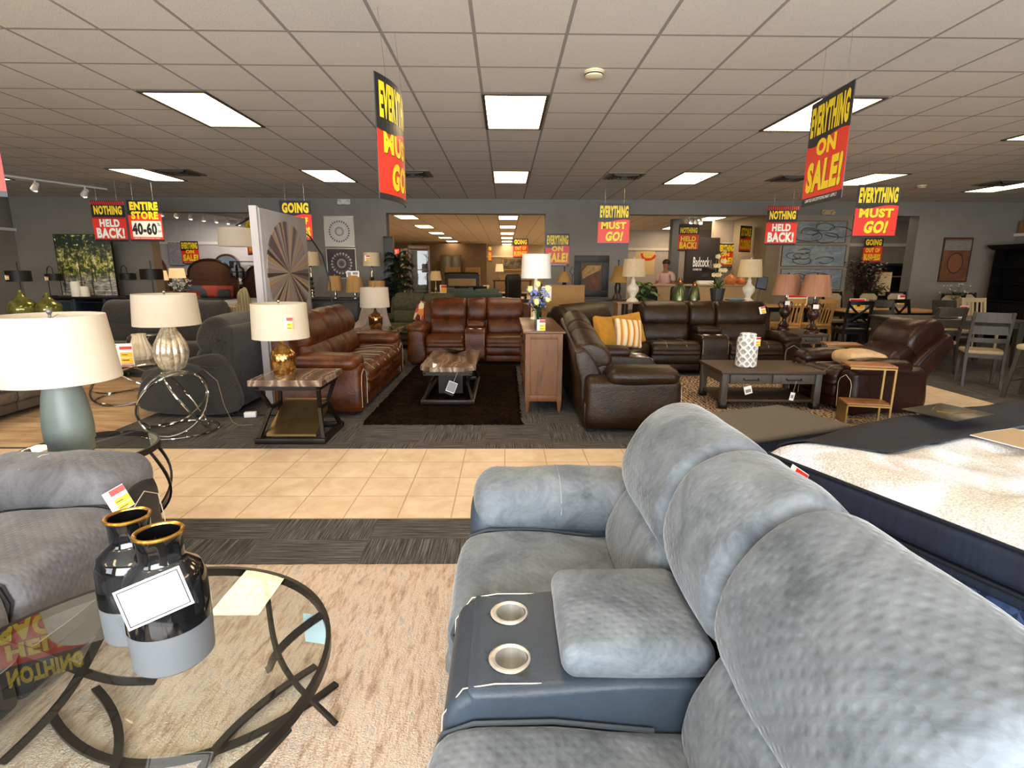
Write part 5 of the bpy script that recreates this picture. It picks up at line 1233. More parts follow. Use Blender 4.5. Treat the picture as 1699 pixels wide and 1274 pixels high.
for x, k, l in ((2.92, 1.0, 'taller olive green bottle with copper neck on the console behind the sectional'), (3.17, .84, 'shorter olive green bottle with copper neck on the console behind the sectional')):
    t = thing('bottle', l, 'bottle', (x, 9.17, 1.001), 0, 'olive green bottles')
    m = MB(); m.lathe([(0, 0), (.075*k, 0), (.08*k, .025), (.122*k, .03), (.118*k, .08*k), (.082*k, .28*k), (.07*k, .295*k), (0, .295*k)], 36); obj('body', m, GB, t)
    m = MB(); m.lathe([(.062*k, .293*k), (.05*k, .31*k), (.05*k, .35*k), (.03*k, .36*k), (.022*k, .40*k), (0, .40*k)], 28); obj('neck', m, CPR, t)
t = thing('potted_orchid', 'cream orchid in a ribbed charcoal pot on the console behind the sectional', 'plant', (3.55, 9.15, 1.001))
m = MB(); m.lathe([(0, 0), (.085, 0), (.12, .23), (.105, .23), (.1, .2), (0, .2)], 64, 16, .05); obj('pot', m, mat('ribbed_charcoal_pot', '#2c2e2c', rough=.5), t)
m = MB()
for k in range(16): a = k*2.4; m.leaf((0, 0, .2), (cos(a), sin(a), .7+.5*(k % 3)), .32+.1*rnd.random(), .035, .45)
obj('foliage', m, mat('orchid_leaf', '#2f3d1b', '#4d5c2a', rough=.5, scale=8), t)
for sx in (-1, 1, .2):
    P = [Vector((.015*sx, 0, .2)), Vector((.05*sx, 0, .45)), Vector((.06*sx, .01, .65)), Vector((.0, 0, .82))]
    m = MB(); m.tube(P, .005, 6); obj('stem', m, LEAF, t)
    for k in range(6):
        b = P[1].lerp(P[3], k/5)+Vector((.05*(1 if k % 2 else -1), -.02, 0)); m = MB()
        for j in range(5): a = j*1.2566; m.leaf(b, (cos(a), -.5, sin(a)), .045, .04, .0, (0, 1, 0))
        m.ball(b+Vector((0, -.01, 0)), .011, 5); obj('blossom', m, mat('cream_orchid_petal', '#ddcf9c', '#c9a96d', rough=.7, scale=12), t)
m = MB(); m.lathe([(0, 0), (.06, 0), (.15, .04), (.17, .06), (.165, .062), (.06, .015), (0, .012)], 36); tag(obj('dish', m, mat('pale_blue_glass_dish', '#7d97a0', rough=.15), loc=(3.84, 9.12, 1.001)), 'pale blue dish between the orchid and the right ivory lamp', 'dish')
t = thing('tablet_stand', 'tablet on a black angled stand right of the right ivory lamp', 'tablet', (4.30, 9.3, 1.001), R(-10))
m = MB(); m.box(-.08, .08, -.06, .06, 0, .012); m.tube([(0, .0, .01), (.03, .02, .2), (.04, .0, .3)], .012, 6); obj('stand', m, BLACK, t)
m = MB(); m.M = T(.04, -.03, .32, rx=R(-25), ry=R(12)); m.box(-.09, .09, -.008, .008, -.12, .12, .006); c = obj('screen_case', m, BLACK, t)
m = MB(); m.M = T(.04, -.03, .32, rx=R(-25), ry=R(12)); m.box(-.078, .078, -.010, -.0075, -.105, .105); obj('screen', m, mat('dim_tablet_screen', '#4d5560', rough=.1, emit=.15), c)
BEL = mat('tan_bell_shade', '#a07c40', '#8d6b35', rough=.85, trans=.25); DKB = mat('dark_wood_lamp', '#2a1b12', rough=.4)
def bell(label, loc, k=1.0):
    t = thing('table_lamp', label, 'lamp', loc, 0, 'tan bell shade lamps')
    m = MB(); m.lathe([(0, 0), (.09*k, 0), (.08*k, .03), (.04*k, .1), (.055*k, .2), (.04*k, .29), (.015, .31), (.01, .62*k), (0, .62*k)], 24); obj('lamp_base', m, DKB, t)
    m = MB(); m.shell([(.165*k, .30), (.13*k, .36), (.09*k, .45), (.06*k, .545*k)], .004, 36); obj('lamp_shade', m, BEL, t)
    m = MB(); m.ball((0, 0, .63*k), .018, 6); obj('finial', m, DKB, t)
t = thing('side_table', 'low dark table under the tan bell lamps beside the portrait', 'side table', (1.75, 10.25, 0)); m = MB(); m.box(-.95, .55, -.2, .2, .96, .995, .005); obj('top', m, BK, t)
for x in (-.9, .5):
    for y in (-.16, .16):
        m = MB(); m.box(x-.02, x+.02, y-.02, y+.02, 0, .96); obj('leg', m, BK, t)
bell('tan bell shade lamp with dark base left of the ivory lamp, right of the portrait', (2.10, 10.25, .996), 1.1)
bell('tan bell shade lamp between the sale sign and the portrait picture', (1.10, 10.25, .996), .9)
card('white-backed frame corner behind the cardboard carton', (1.12, 10.05, .996), 0, .30, .25, [], name='framed_card', cat='card')
t = thing('wire_ornament', 'thin dark diamond wire ornament beside the tan bell lamp', 'ornament', (1.24, 10.2, .996)); m = MB(); m.tube([(0, 0, 0), (0, 0, .42)], .006, 6); obj('stem', m, BLACK, t); m = MB(); m.tube([(-.05, 0, .50), (0, 0, .42), (.05, 0, .50), (0, 0, .58)], .008, 6, closed=True); obj('loop', m, BLACK, t)
t = thing('potted_fern', 'leafy green fern behind the left ivory lamp', 'plant', (2.50, 9.9, 0)); m = MB(); m.lathe([(0, 0), (.12, 0), (.15, .95), (.0, .95)], 24); obj('planter', m, DKB, t)
m = MB(); fronds(m, 14, .36, .10, .95, 1.25, 0, .7); obj('foliage', m, mat('fern_green', '#2c4419', '#4d6a26', rough=.6, scale=9), t, smooth=False)
t = thing('leafy_plant', 'spiky dark plant behind the white drum lamp', 'plant', (1.0, 13.6, 0)); m = MB(); m.lathe([(0, 0), (.13, 0), (.17, .5), (0, .5)], 24); obj('planter', m, DKB, t)
m = MB()
for k in range(40): a = k*2.4; m.leaf((0, 0, .5+.015*k), (cos(a), sin(a), .6+.02*k), .5, .05, .4)
obj('foliage', m, PALMG, t, smooth=False)
# ------------------------------------------------------------------ bedroom display beyond the left opening
BRN = wood('carved_brown_wood', '#2c1a10', '#4f311d', .35, 'x', 2); GBED = mat('slate_bedding', '#3f4247', '#4b4e54', rough=.9, scale=8); CORAL = mat('coral_pillow_cloth', '#b04a3a', '#a04033', rough=.9)
def arch_pts(w, h, hs, n=16):
    return [(-w/2, 0), (w/2, 0), (w/2, hs*.93), (w/2-.06, hs)]+[(w/2*.8*cos(PI*i/n), hs+(h-hs)*sin(PI*i/n)**.8) for i in range(n+1)]+[(-w/2+.06, hs), (-w/2, hs*.93)]
def bed(label, loc, w, h, hs, L, top, hm, pillows=()):
    t = thing('bed', label, 'bed', loc, 0, 'arched headboard beds')
    m = MB(); P = arch_pts(w, h, hs); m.prism(P, -.04, .04, 'y'); hb = obj('headboard', m, hm, t)
    m = MB(); m.tube([(x, -.045, z) for x, z in P[2:]], .035, 8); obj('headboard_moulding', m, mat('polished_dark_moulding', '#2a1c17', rough=.2), hb)
    m = MB(); m.box(-w/2+.04, w/2-.04, -L, -.05, .12, .34, .02); obj('bed_rail', m, hm, t)
    m = MB(); m.rbox(-w/2+.05, w/2-.05, -L+.03, -.06, .34, .66, .07); obj('mattress_body', m, top, t)
    m = MB()
    for x in (-w/2+.08, w/2-.08):
        for y in (-L+.06, -.1): m.box(x-.04, x+.04, y-.04, y+.04, 0, .12)
    obj('foot', m, hm, t)
    for x, z, mt, s in pillows:
        m = MB(); m.M = T(x, -.22 if s > .4 else -.36, .66, rx=R(-22)); m.rbox(-s/2, s/2, -.07, .07, 0, s*.75, .06, (0, .04, 0)); obj('pillow', m, mt, t)
    return t
bed('carved brown bed with arched headboard, grey bedding and coral pillows', (-8.85, 16.75, 0), 1.62, 1.78, 1.30, 2.1, GBED, BRN, [(-.45, 0, GBED, .5), (0, 0, CORAL, .5), (.45, 0, CORAL, .5), (-.1, 0, GBED, .42), (.5, 0, GBED, .36)])
bed('second dark bed with arched padded headboard and a bare white mattress', (-7.28, 16.75, 0), 1.25, 1.62, 1.22, 1.9, WT, mat('dark_padded_leather', '#2d1b13', '#3b2419', rough=.3, scale=6))
t = thing('mirror', 'arched dark-framed mirror on the wall above the carved bed', 'mirror', (-9.0, 18.1, 0.9)); P = arch_pts(1.0, 1.05, .65)
m = MB(); m.prism(P, 0, .05, 'y'); obj('backing', m, BRN, t); m = MB(); m.tube([(x, -.01, z) for x, z in P], .035, 8, closed=True); obj('frame', m, BRN, t); m = MB(); m.prism([(x*.93, .02+z*.95) for x, z in P], -.012, .0, 'y'); obj('glass', m, CHROME, t)
t = thing('dresser', 'dark dresser with arched mirror at the left edge of the bedroom opening', 'dresser', (-9.0, 14.1, 0))
m = MB(); m.box(-.5, .5, -.25, .25, .06, .9, .01); obj('body', m, BRN, t); P = arch_pts(.85, .95, .5)
m = MB(); m.M = T(0, .18, .9); m.prism(P, 0, .04, 'y'); f = obj('mirror_frame', m, BRN, t); m = MB(); m.M = T(0, .17, .92); m.prism([(x*.86, .03+z*.9) for x, z in P], -.002, .01, 'y'); obj('mirror_glass', m, CHROME, f)
for k in range(3):
    m = MB(); m.box(-.47, .47, -.262, -.24, .1+.26*k, .34+.26*k, .006); obj('drawer', m, BRN, t)
LITS = mat('lit_cream_shade', '#f6dba8', rough=.9, emit=.55, trans=.2)
sb = [(0, 0), (.08, 0), (.03, .03), (.05, .12), (.02, .22), (.015, .5), (0, .5)]
for x, y, z, l in ((-8.68, 14.0, .901, 'cream shade lamp on the arched-mirror dresser'), (-8.12, 13.8, .96, 'cream shade lamp right of the arched-mirror dresser'), (-7.05, 17.6, .93, 'lit lamp beyond the dark padded headboard, rightmost of the pair'), (-7.5, 17.7, .93, 'lit lamp beyond the dark padded headboard, leftmost of the pair')):
    lamp(l, (x, y, z), sb, (.19, .16, .32, .56), NICKEL, LITS, group='bedroom lamps')
t = thing('trunk_table', 'woven tan chest on splayed legs below the bedroom lamps', 'chest', (-8.1, 13.8, 0))
m = MB(); m.box(-.34, .34, -.2, .2, .6, .955, .01); obj('woven_body', m, mat('woven_tan', '#7d6648', '#64513a', rough=.8, scale=40), t)
for s in (-1, 1):
    for q in (-1, 1):
        m = MB(); m.cyl((s*.2, q*.12, .6), (s*.3, q*.18, 0), .015, n=8); obj('leg', m, BRN, t)
t = thing('console_chest', 'dark chest along the rear bedroom wall carrying two lit lamps', 'chest', (-7.25, 17.7, 0)); m = MB(); m.box(-.6, .6, -.22, .22, .08, .925, .01); obj('body', m, BRN, t); m = MB(); m.box(-.5, .5, -.2, .2, 0, .08); obj('plinth', m, BRN, t)
picture('canvas_picture', 'grey floral canvas on the bedroom wall left of the sale sign', (-10.6, 18.13, 1.62), 0, .45, .72, PG, mat('grey_floral_canvas', '#77757a', '#a4a0a2', rough=.7, scale=9, ndist=2), .01)
t = thing('etagere', 'black open shelf unit with small white things behind the beds', 'shelf', (-8.32, 17.85, 0))
for x in (-.4, .4):
    m = MB(); m.box(x-.015, x+.015, -.15, .15, 0, 1.75); obj('upright', m, BLACK, t)
for z in (.6, 1.0, 1.4, 1.72):
    m = MB(); m.box(-.4, .4, -.15, .15, z, z+.025); obj('shelf', m, BLACK, t)
for x, z, l in ((-8.5, 1.026, 'small white jar on the left of the black open shelf'), (-8.15, 1.426, 'small white jar high on the black open shelf')):
    m = MB(); m.lathe([(0, 0), (.07, 0), (.09, .1), (.05, .16), (.06, .2), (0, .2)], 20); tag(obj('jar', m, WB2, loc=(x, 17.82, z)), l, 'jar', 'white jars on the open shelf')
t = thing('accent_chair', 'red armless chair at the left of the bedroom opening', 'chair', (-7.66, 13.22, 0), R(20))
m = MB(); m.sweep([(-.3, .3), (-.32, .42), (.1, .44), (.22, .9), (.3, .92), (.3, .3)], -.28, .28, r=.05); obj('upholstery', m, mat('red_upholstery', '#7c1f18', '#8f2a20', rough=.9), t)
m = MB()
for x in (-.22, .22):
    for y in (-.25, .24): m.cyl((x, y, 0), (x, y, .3), .018, n=8)
obj('leg', m, BRN, t)
t = thing('armchair', 'cream striped winged armchair with its side to the camera before the beds', 'armchair', (-6.55, 13.25, 0), R(-60))
ST = NT('cream_stripe_cloth'); ST.set(Base_Color=ST.ramp(ST.math('FRACT', ST.math('MULTIPLY', ST.n('SeparateXYZ', {0: ST.co('UV')}).outputs[0], 16)), [(.4, '#a79a76'), (.6, '#c9bd98')]), Roughness=.9)
m = MB(); m.sweep([(-.36, .1), (-.38, .42), (.05, .46), (.2, .95), (.33, 1.0), (.38, .1)], -.28, .28, r=.05); obj('seat_back', m, ST.m, t)
for s in (-1, 1):
    m = MB(); m.sweep([(-.36, .1), (-.38, .58), (-.3, .66), (.1, .66), (.16, .95), (.32, .97), (.38, .1)], s*.33-.06, s*.33+.06, r=.03); obj('wing_arm', m, ST.m, t)
m = MB()
for x in (-.3, .3):
    for y in (-.3, .3): m.cyl((x, y, 0), (x, y, .11), .02, n=8)
obj('leg', m, BRN, t)
def bouquet(name, label, loc, fm, n, rad, h, vm, br=.03, lm=LEAF, cat='flowers', leaves=40):
    t = thing(name, label, cat, loc); m = MB(); m.lathe([(0, 0), (.05, 0), (.07, .08), (.04, .2), (.05, .24), (0, .2)], 24); obj('vase', m, vm, t)
    m = MB(); tips = []
    for k in range(n):
        a = k*2.4; r = rad*math.sqrt((k+.5)/n); z = h*(.62+.38*rnd.random()); tips.append((r*cos(a), r*sin(a), z)); m.tube([(0, 0, .2), (r*.4*cos(a), r*.4*sin(a), h*.5), tips[-1]], .003, 4)
    obj('stem', m, LEAF, t); m = MB()
    for k in range(leaves):
        q = rnd.choice(tips); u = .4+.6*rnd.random(); a = k*2.4; m.leaf((q[0]*u, q[1]*u, .2+(q[2]-.2)*u), (cos(a), sin(a), .4), .1, .04)
    obj('foliage', m, lm, t)
    for q in tips[:60]:
        m = MB()
        for j in range(5): a = j*1.2566; m.leaf(q, (cos(a), sin(a), .5), br*1.5, br*1.1, .1)
        m.ball(q, br*.45, 4); obj('blossom', m, fm, t)
WFL = mat('white_petals', '#ece7d8', rough=.7)
t = thing('side_table', 'small round table under the white flowers beside the bedroom opening', 'side table', (-5.62, 9.6, 0)); m = MB(); m.lathe([(0, .80), (.22, .80), (.22, .825), (0, .825)], 32); obj('top', m, BRN, t); m = MB(); m.lathe([(0, 0), (.16, 0), (.03, .05), (.03, .80), (0, .80)], 20); obj('pedestal', m, BRN, t)
bouquet('flower_vase', 'white artificial flowers beyond the charcoal sectional', (-5.62, 9.6, .826), WFL, 22, .17, .5, WHITE, .035)
recliner('sofa', 'tan fabric sofa back behind the charcoal sectional, before the bedroom', 'sofa', (-6.2, 10.9, 0), R(180), [('seat', .6), ('seat', .6)], .22, mat('tan_fabric', '#6a5a41', '#7a694d', rough=.95, scale=20), mat('tan_fabric_dark', '#61523b', rough=.95), stitch=False)

# ------------------------------------------------------------------ service counter, sign and person
t = thing('service_counter', 'cream service counter with a tan top beyond the right-hand opening', 'counter', (4.75, 13.75, 0)); CRM = mat('cream_counter_laminate', '#c9a877', '#bf9d6c', rough=.5, scale=3)
m = MB(); m.box(-1.15, 1.2, -.25, .25, .05, 1.14, .01); obj('front', m, CRM, t); m = MB(); m.box(-1.2, 1.25, -.32, .3, 1.14, 1.18, .008); obj('worktop', m, mat('tan_worktop', '#b08d60', rough=.4), t); m = MB(); m.box(-1.1, 1.15, -.2, .2, 0, .05); obj('plinth', m, BK, t)
t = thing('wall_lettering', 'white raised shop name on the dark brown accent wall', 'sign', (6.05, 16.995, 1.5))
for s, x0, x1, z0, z1, y, b in (('Badcock', -.28, .22, .13, .42, -.004, .01), ('HOME FURNITURE', -.27, .22, .02, .08, -.004, .01), ('&', .23, .32, .08, .34, -.004, .0), ('more', .33, .47, .15, .23, -.004, .0)):
    m = MB(); m.text(s, x0, x1, z0, z1, y, b); ob = obj('lettering', m, SWHT if s not in ('&', 'more') else mat('grey_letter', '#8b8682', rough=.5), t, smooth=False); so = ob.modifiers.new('thickness', 'SOLIDIFY'); so.thickness = .006
t = thing('cash_register', 'black checkout screen and printer on the cream counter', 'cash register', (5.0, 13.75, 1.181)); m = MB(); m.box(-.18, .18, -.12, .12, 0, .09, .01); obj('printer', m, WHITE, t); m = MB(); m.M = T(.12, .02, .2, rx=R(-15)); m.box(-.2, .2, -.02, .02, -.02, .22, .01); obj('screen', m, BLACK, t); m = MB(); m.cyl((.12, .02, .09), (.12, .02, .22), .03, n=12); obj('stand', m, BLACK, t)
card('poster with a red and yellow curved emblem beyond the counter', (5.42, 21.492, 1.35), 0, .75, 1.0, [(mat('cream_poster', '#d8bf86', rough=.7), 0, 1, 0, 1)], name='poster_sign', cat='poster')
t = bpy.data.objects[[o.name for o in bpy.data.objects if o.name.startswith('poster')][-1]]
for r, mt, a0, a1 in ((.26, RED, PI*.95, PI*1.95), (.17, OCH, PI*.95, PI*1.95)):
    m = MB(); m.tube([(.12+r*cos(a0+(a1-a0)*i/16), -.006, .78+r*.8*sin(a0+(a1-a0)*i/16)) for i in range(17)], .05, rect=(.09, .004), up=(0, 1, 0)); obj('emblem', m, mt, t)
def skin_body(name, verts, edges, rad, mt, parent, root=0, sub=2):
    me = bpy.data.meshes.new(name); me.from_pydata([Vector(v) for v in verts], edges, []); o = bpy.data.objects.new(name, me); COL.objects.link(o); o.parent = parent
    sk = o.modifiers.new('skin', 'SKIN'); sv = me.skin_vertices[0].data
    for i, r in enumerate(rad): sv[i].radius = (r, r) if not isinstance(r, tuple) else r; sv[i].use_root = i == root
    sk.use_smooth_shade = True; s = o.modifiers.new('sub', 'SUBSURF'); s.levels = s.render_levels = sub
    me.materials.append(mt); return o
PT = thing('person', 'person in a pale pink shirt standing behind the cream counter', 'person', (4.30, 14.75, 0), R(-35))
SKN = mat('tan_skin', '#8a5a3e', '#94634a', rough=.55)
V = [(0, 0, .95), (0, .01, 1.12), (0, .0, 1.30), (0, -.02, 1.44), (0, -.03, 1.52), (0, -.04, 1.60), (0, -.045, 1.70), (0, -.04, 1.76)]; E_ = [(i, i+1) for i in range(7)]; Rd = [.13, .12, .145, .09, .05, .075, .088, .06]
def add(pts, frm, rs):
    global V, E_, Rd
    p = frm
    for q, r in zip(pts, rs): V.append(q); Rd.append(r); E_.append((p, len(V)-1)); p = len(V)-1
    return p
for s in (-1, 1):
    w = add([(s*.17, -.01, 1.42), (s*.22, -.03, 1.20), (s*.20, -.22, 1.16), (s*.18, -.29, 1.17)], 3, [.055, .042, .032, .03])
    for k in range(4): add([(s*.18+(k-1.5)*.018, -.33, 1.175), (s*.18+(k-1.5)*.02, -.365-.01*(k in (1, 2)), 1.165), (s*.18+(k-1.5)*.02, -.385-.01*(k in (1, 2)), 1.15)], w, [.009, .008, .007])
    add([(s*.18-s*.04, -.30, 1.165), (s*.18-s*.055, -.33, 1.16)], w, [.011, .009])
    add([(s*.09, 0, .86), (s*.10, -.01, .50), (s*.10, .02, .09), (s*.10, -.10, .04)], 0, [.085, .055, .04, .035])
skin_body('body', V, E_, Rd, SKN, PT)
V, E_, Rd = [(0, 0, .92), (0, .01, 1.12), (0, .0, 1.30), (0, -.015, 1.43)], [(0, 1), (1, 2), (2, 3)], [.155, .15, .17, .085]
for s in (-1, 1): add([(s*.175, -.01, 1.425), (s*.225, -.03, 1.22)], 3, [.078, .066])
skin_body('shirt', V, E_, Rd, mat('pale_pink_shirt_cloth', '#c9a9a4', '#bd9c98', rough=.9), PT)
V, E_, Rd = [(0, 0, .95)], [], [.15]
for s in (-1, 1): add([(s*.095, 0, .84), (s*.10, -.01, .50), (s*.10, .02, .10)], 0, [.10, .075, .06])
skin_body('trousers', V, E_, Rd, mat('dark_trousers', '#1d1d22', rough=.9), PT)
m = MB(); m.ball((0, -.02, 1.725), .105, 10, (1, 1.05, .85)); obj('hair', m, mat('dark_brown_hair', '#1d130d', '#2b1c12', rough=.6, scale=30), PT)
m = MB(); m.ball((0, -.135, 1.655), .014, 6, (1, 1.2, 1.4)); m.ball((-.035, -.115, 1.685), .009, 5); m.ball((.035, -.115, 1.685), .009, 5); obj('face', m, SKN, PT)
m = MB(); m.lathe([(0, 0), (.09, 0), (.15, .08), (.15, .13), (.1, .2), (.03, .24), (.03, .28), (0, .28)], 28, 10, .06)
PUMP = mat('orange_gourd_glaze', '#b9622c', '#c97a40', rough=.4); g = obj('gourd', m, PUMP, loc=(5.62, 13.7, 1.181)); tag(g, 'larger orange ribbed gourd on the cream counter', 'gourd', 'orange gourds'); g2 = g.copy(); COL.objects.link(g2); g2.location = (5.92, 13.78, 1.181); g2.scale = (.75, .75, .72); g2['label'] = 'smaller orange ribbed gourd on the cream counter'
for k, (x, l) in enumerate(((2.95, 'black leather high-backed chair behind the left ivory lamp'), (3.62, 'black leather high-backed chair behind the olive green bottles'))):
    t = thing('office_chair', l, 'chair', (x, 11.0, 0), R(15-25*k), 'black leather chairs'); BLE = leather('black_leather', '#121213', '#1b1b1c', .35, .2)
    m = MB(); m.sweep([(.2, .5), (.18, .9), (.22, 1.16), (.3, 1.18), (.34, .9), (.3, .5)], -.26, .26, r=.07); obj('backrest', m, BLE, t); m = MB(); m.rbox(-.26, .26, -.26, .24, .42, .52, .045); obj('seat', m, BLE, t)
    m = MB(); m.cyl((0, 0, .08), (0, 0, .42), .03, n=12)
    for j in range(5): a = j*1.2566; m.tube([(0, 0, .1), (.3*cos(a), .3*sin(a), .05)], .02, 6); m.ball((.3*cos(a), .3*sin(a), .03), .03, 5)
    obj('swivel_base', m, BLACK, t)
for x, l, sd in ((7.25, 'left of two teal and tan bird canvases on the rear wall', 3), (8.02, 'right of two teal and tan bird canvases on the rear wall', 5)):
    def bow(t, d, sd=sd):
        m = MB(); s = .28 if sd == 3 else .25; m.poly([(-s, -.033, .18), (0, -.033, .26), (s, -.033, .14), (s, -.033, .30), (0, -.033, .30), (-s, -.033, .42)]) if sd == 3 else m.tube([(-s, -.033, .45), (0, -.033, .2), (s, -.033, .48)], .02, 5); obj('painted_wing', m, mat('dark_teal_paint', '#27302c', rough=.7), t)
    picture('canvas_picture', l, (x, 17.10, 1.62), 0, .68, .58, mat('tan_thin_frame', '#8a7250', rough=.5), mat('sage_canvas', '#7f8672', '#a49a82', rough=.7, scale=5), .02, extra=bow, group='bird canvases')
# ------------------------------------------------------------------ rear room through the central opening
def dtable(name, label, loc, rotz, w, d, h, tm, lm, lw=.07, group='dining tables', cat='dining table'):
    t = thing(name, label, cat, loc, rotz, group); a, b = w/2, d/2
    m = MB(); m.box(-a, a, -b, b, h-.035, h, .006); obj('tabletop', m, tm, t); m = MB()
    for q in ((-a+.06, a-.06, -b+.06, -b+.09), (-a+.06, a-.06, b-.09, b-.06), (-a+.06, -a+.09, -b+.06, b-.06), (a-.09, a-.06, -b+.06, b-.06)): m.box(q[0], q[1], q[2], q[3], h-.13, h-.035)
    obj('apron', m, lm, t)
    for sx in (-1, 1):
        for sy in (-1, 1):
            x, y = sx*(a-.09), sy*(b-.09); m = MB(); m.loft([[(x-q, y-q, z), (x+q, y-q, z), (x+q, y+q, z), (x-q, y+q, z)] for z, q in ((0, lw*.32), (h-.13, lw*.5), (h-.035, lw*.5))]); obj('leg', m, lm, t, smooth=False)
    return t
def dchair(label, loc, rotz, style, wm, sm, h=.98, group='dining chairs'):
    t = thing('dining_chair', label, 'chair', loc, rotz, group); w, d = .44, .42; a, b = w/2, d/2
    m = MB(); m.rbox(-a, a, -b, b, .44, .49, .022, (0, 0, .012)); obj('seat', m, sm, t)
    m = MB(); m.box(-a+.01, a-.01, -b+.01, b-.01, .39, .44); obj('seat_rail', m, wm, t)
    for s in (-1, 1):
        m = MB(); x = s*(a-.022); m.loft([[(x-q, -b+.022-q, z), (x+q, -b+.022-q, z), (x+q, -b+.022+q, z), (x-q, -b+.022+q, z)] for z, q in ((0, .014), (.44, .021))]); obj('leg', m, wm, t, smooth=False)
        m = MB(); m.tube([(x, b+.05, 0), (x, b-.02, .45), (x, b+.01, .7), (x, b+.08, h)], .02, rect=(.038, .034), up=(1, 0, 0)); obj('leg', m, wm, t)
    Y = lambda z: b+.01+.07*max(0, (z-.7)/(h-.7)) if z > .7 else b-.02+.03*(z-.45)/.25
    def rail(z0, z1, nm='back_rail'):
        m = MB(); n = 8; rings = []
        for i in range(n+1):
            x = -a+.03+(w-.06)*i/n; y = Y((z0+z1)/2)+.02*(1-(2*i/n-1)**2); rings.append([(x, y-.01, z0), (x, y+.01, z0), (x, y+.01, z1), (x, y-.01, z1)])
        m.loft(rings); obj(nm, m, wm, t)
    if style == 'ladder':
        for z0, z1 in ((h-.13, h), (h-.29, h-.18), (h-.40, h-.34)): rail(z0, z1)
    elif style == 'xback':
        rail(h-.07, h); rail(.56, .60)
        for s in (-1, 1):
            m = MB(); m.tube([(s*(a-.03), Y(.6), .6), (0, Y(.75)+.02, .75), (-s*(a-.03), Y(h-.07), h-.07)], .015, rect=(.035, .02), up=(0, 1, 0)); obj('cross_brace', m, wm, t)
    elif style == 'slat':
        rail(h-.08, h)
        for k in range(5):
            m = MB(); x = -a+.07+.075*k; m.tube([(x, Y(.49), .49), (x, Y(h-.08)+.015, h-.08)], .01, rect=(.03, .012), up=(0, 1, 0)); obj('back_slat', m, wm, t)
    else:
        c = .08; z0 = .54; P = [(-a, z0), (a, z0), (a, h-c), (a-c, h), (-a+c, h), (-a, h-c)]
        sl = .05/(h-z0)
        for nm, k, y0, y1, mt in (('back_frame', 1, -.012, .02, wm), ('back_pad', .87, -.035, -.010, sm)):
            m = MB(); m.loft([[(x*k, b+.03+y+(z-z0)*sl, z0+(h-z0)/2+(z-z0-(h-z0)/2)*k) for x, z in P] for y in (y0, y1)]); obj(nm, m, mt, t, smooth=False)
    return t
MAPL = wood('honey_maple', '#8d6536', '#b98a50', .4, 'x', 2); GRW = wood('driftwood_grey', '#241f19', '#3a342b', .55, 'z', 2); GRT = wood('driftwood_grey_top', '#28231c', '#443c32', .5, 'x', 2)
BLW = mat('satin_black_wood', '#0a0909', '#0e0d0d', rough=.45, spec=.2); BEI = mat('beige_seat_fabric', '#a8977a', '#9b8a6d', rough=.9, scale=20); WHW = mat('cream_painted_wood', '#b5a07c', rough=.5)
dtable('dining_table', 'honey maple dining table with black legs beyond the cross aisle', (7.6, 10.85, 0), 0, 2.0, 1.0, .77, MAPL, BLW)
dtable('dining_table', 'driftwood grey dining table behind the oxblood recliner', (7.35, 9.0, 0), R(-6), 1.9, 1.0, .77, GRT, GRW, .10)
dtable('dining_table', 'honey wood table against the pier beside the carved urn lamps', (5.98, 11.75, 0), 0, 1.0, .7, .80, MAPL, BLW)
dchair('black X-back chair at the near left of the maple table', (6.40, 9.98, 0), R(172), 'xback', BLW, BLW, 1.0, 'black X-back chairs')
dchair('black X-back chair beyond the grey table, turned to the camera', (7.52, 10.02, 0), R(8), 'xback', BLW, BLW, 1.0, 'black X-back chairs')
dchair('grey ladder-back chair with beige seat at the near left corner of the grey table', (6.62, 8.25, 0), R(176), 'ladder', GRW, BEI, 1.0, 'grey ladder-back chairs')
dchair('grey ladder-back chair at the far left corner of the grey table', (6.95, 9.78, 0), R(-6), 'ladder', GRW, BEI, 1.0, 'grey ladder-back chairs')
dchair('grey ladder-back chair at right, nearest the oxblood recliner', (6.50, 7.25, 0), R(150), 'ladder', GRW, BEI, 1.0, 'grey ladder-back chairs')
dchair('grey ladder-back chair at the right far side of the grey table', (8.15, 9.78, 0), R(0), 'ladder', GRW, BEI, 1.0, 'grey ladder-back chairs')
dchair('honey wood slat-back chair between the rustic end table and the black X-back chair', (6.24, 10.9, 0), R(196), 'slat', MAPL, MAPL, .98, 'slat-back chairs')
dchair('second honey wood slat-back chair, behind the urn lamps', (5.70, 11.02, 0), R(184), 'slat', MAPL, MAPL, .98, 'slat-back chairs')
dchair('cream painted slat-back chair near the right edge, beyond the grey table', (9.1, 10.3, 0), R(-8), 'slat', WHW, WHW, 1.02, 'slat-back chairs')
for x, y, rz, l in ((7.2, 11.68, 4, 'clipped-corner upholstered chair behind the red-leaved bush'), (7.95, 11.66, 0, 'clipped-corner upholstered chair second from left of its row'), (8.62, 11.75, -3, 'clipped-corner upholstered chair with a yellow price sign on its back'), (8.85, 10.95, -70, 'clipped-corner upholstered chair right of the white-flowered vase'), (9.75, 11.4, -20, 'clipped-corner upholstered chair rightmost, before the black hutch')):
    dchair(l, (x, y, 0), R(rz), 'uph', BLW, BEI, 1.08, 'clipped-corner upholstered chairs')
price('yellow price sign on the upholstered chair under the ring picture', (8.62, 11.83, .82), 0, .16, .2)
t = thing('bar_stool', 'dark counter-height stool cut by the right edge of the photo', 'stool', (6.45, 6.35, 0), R(25))
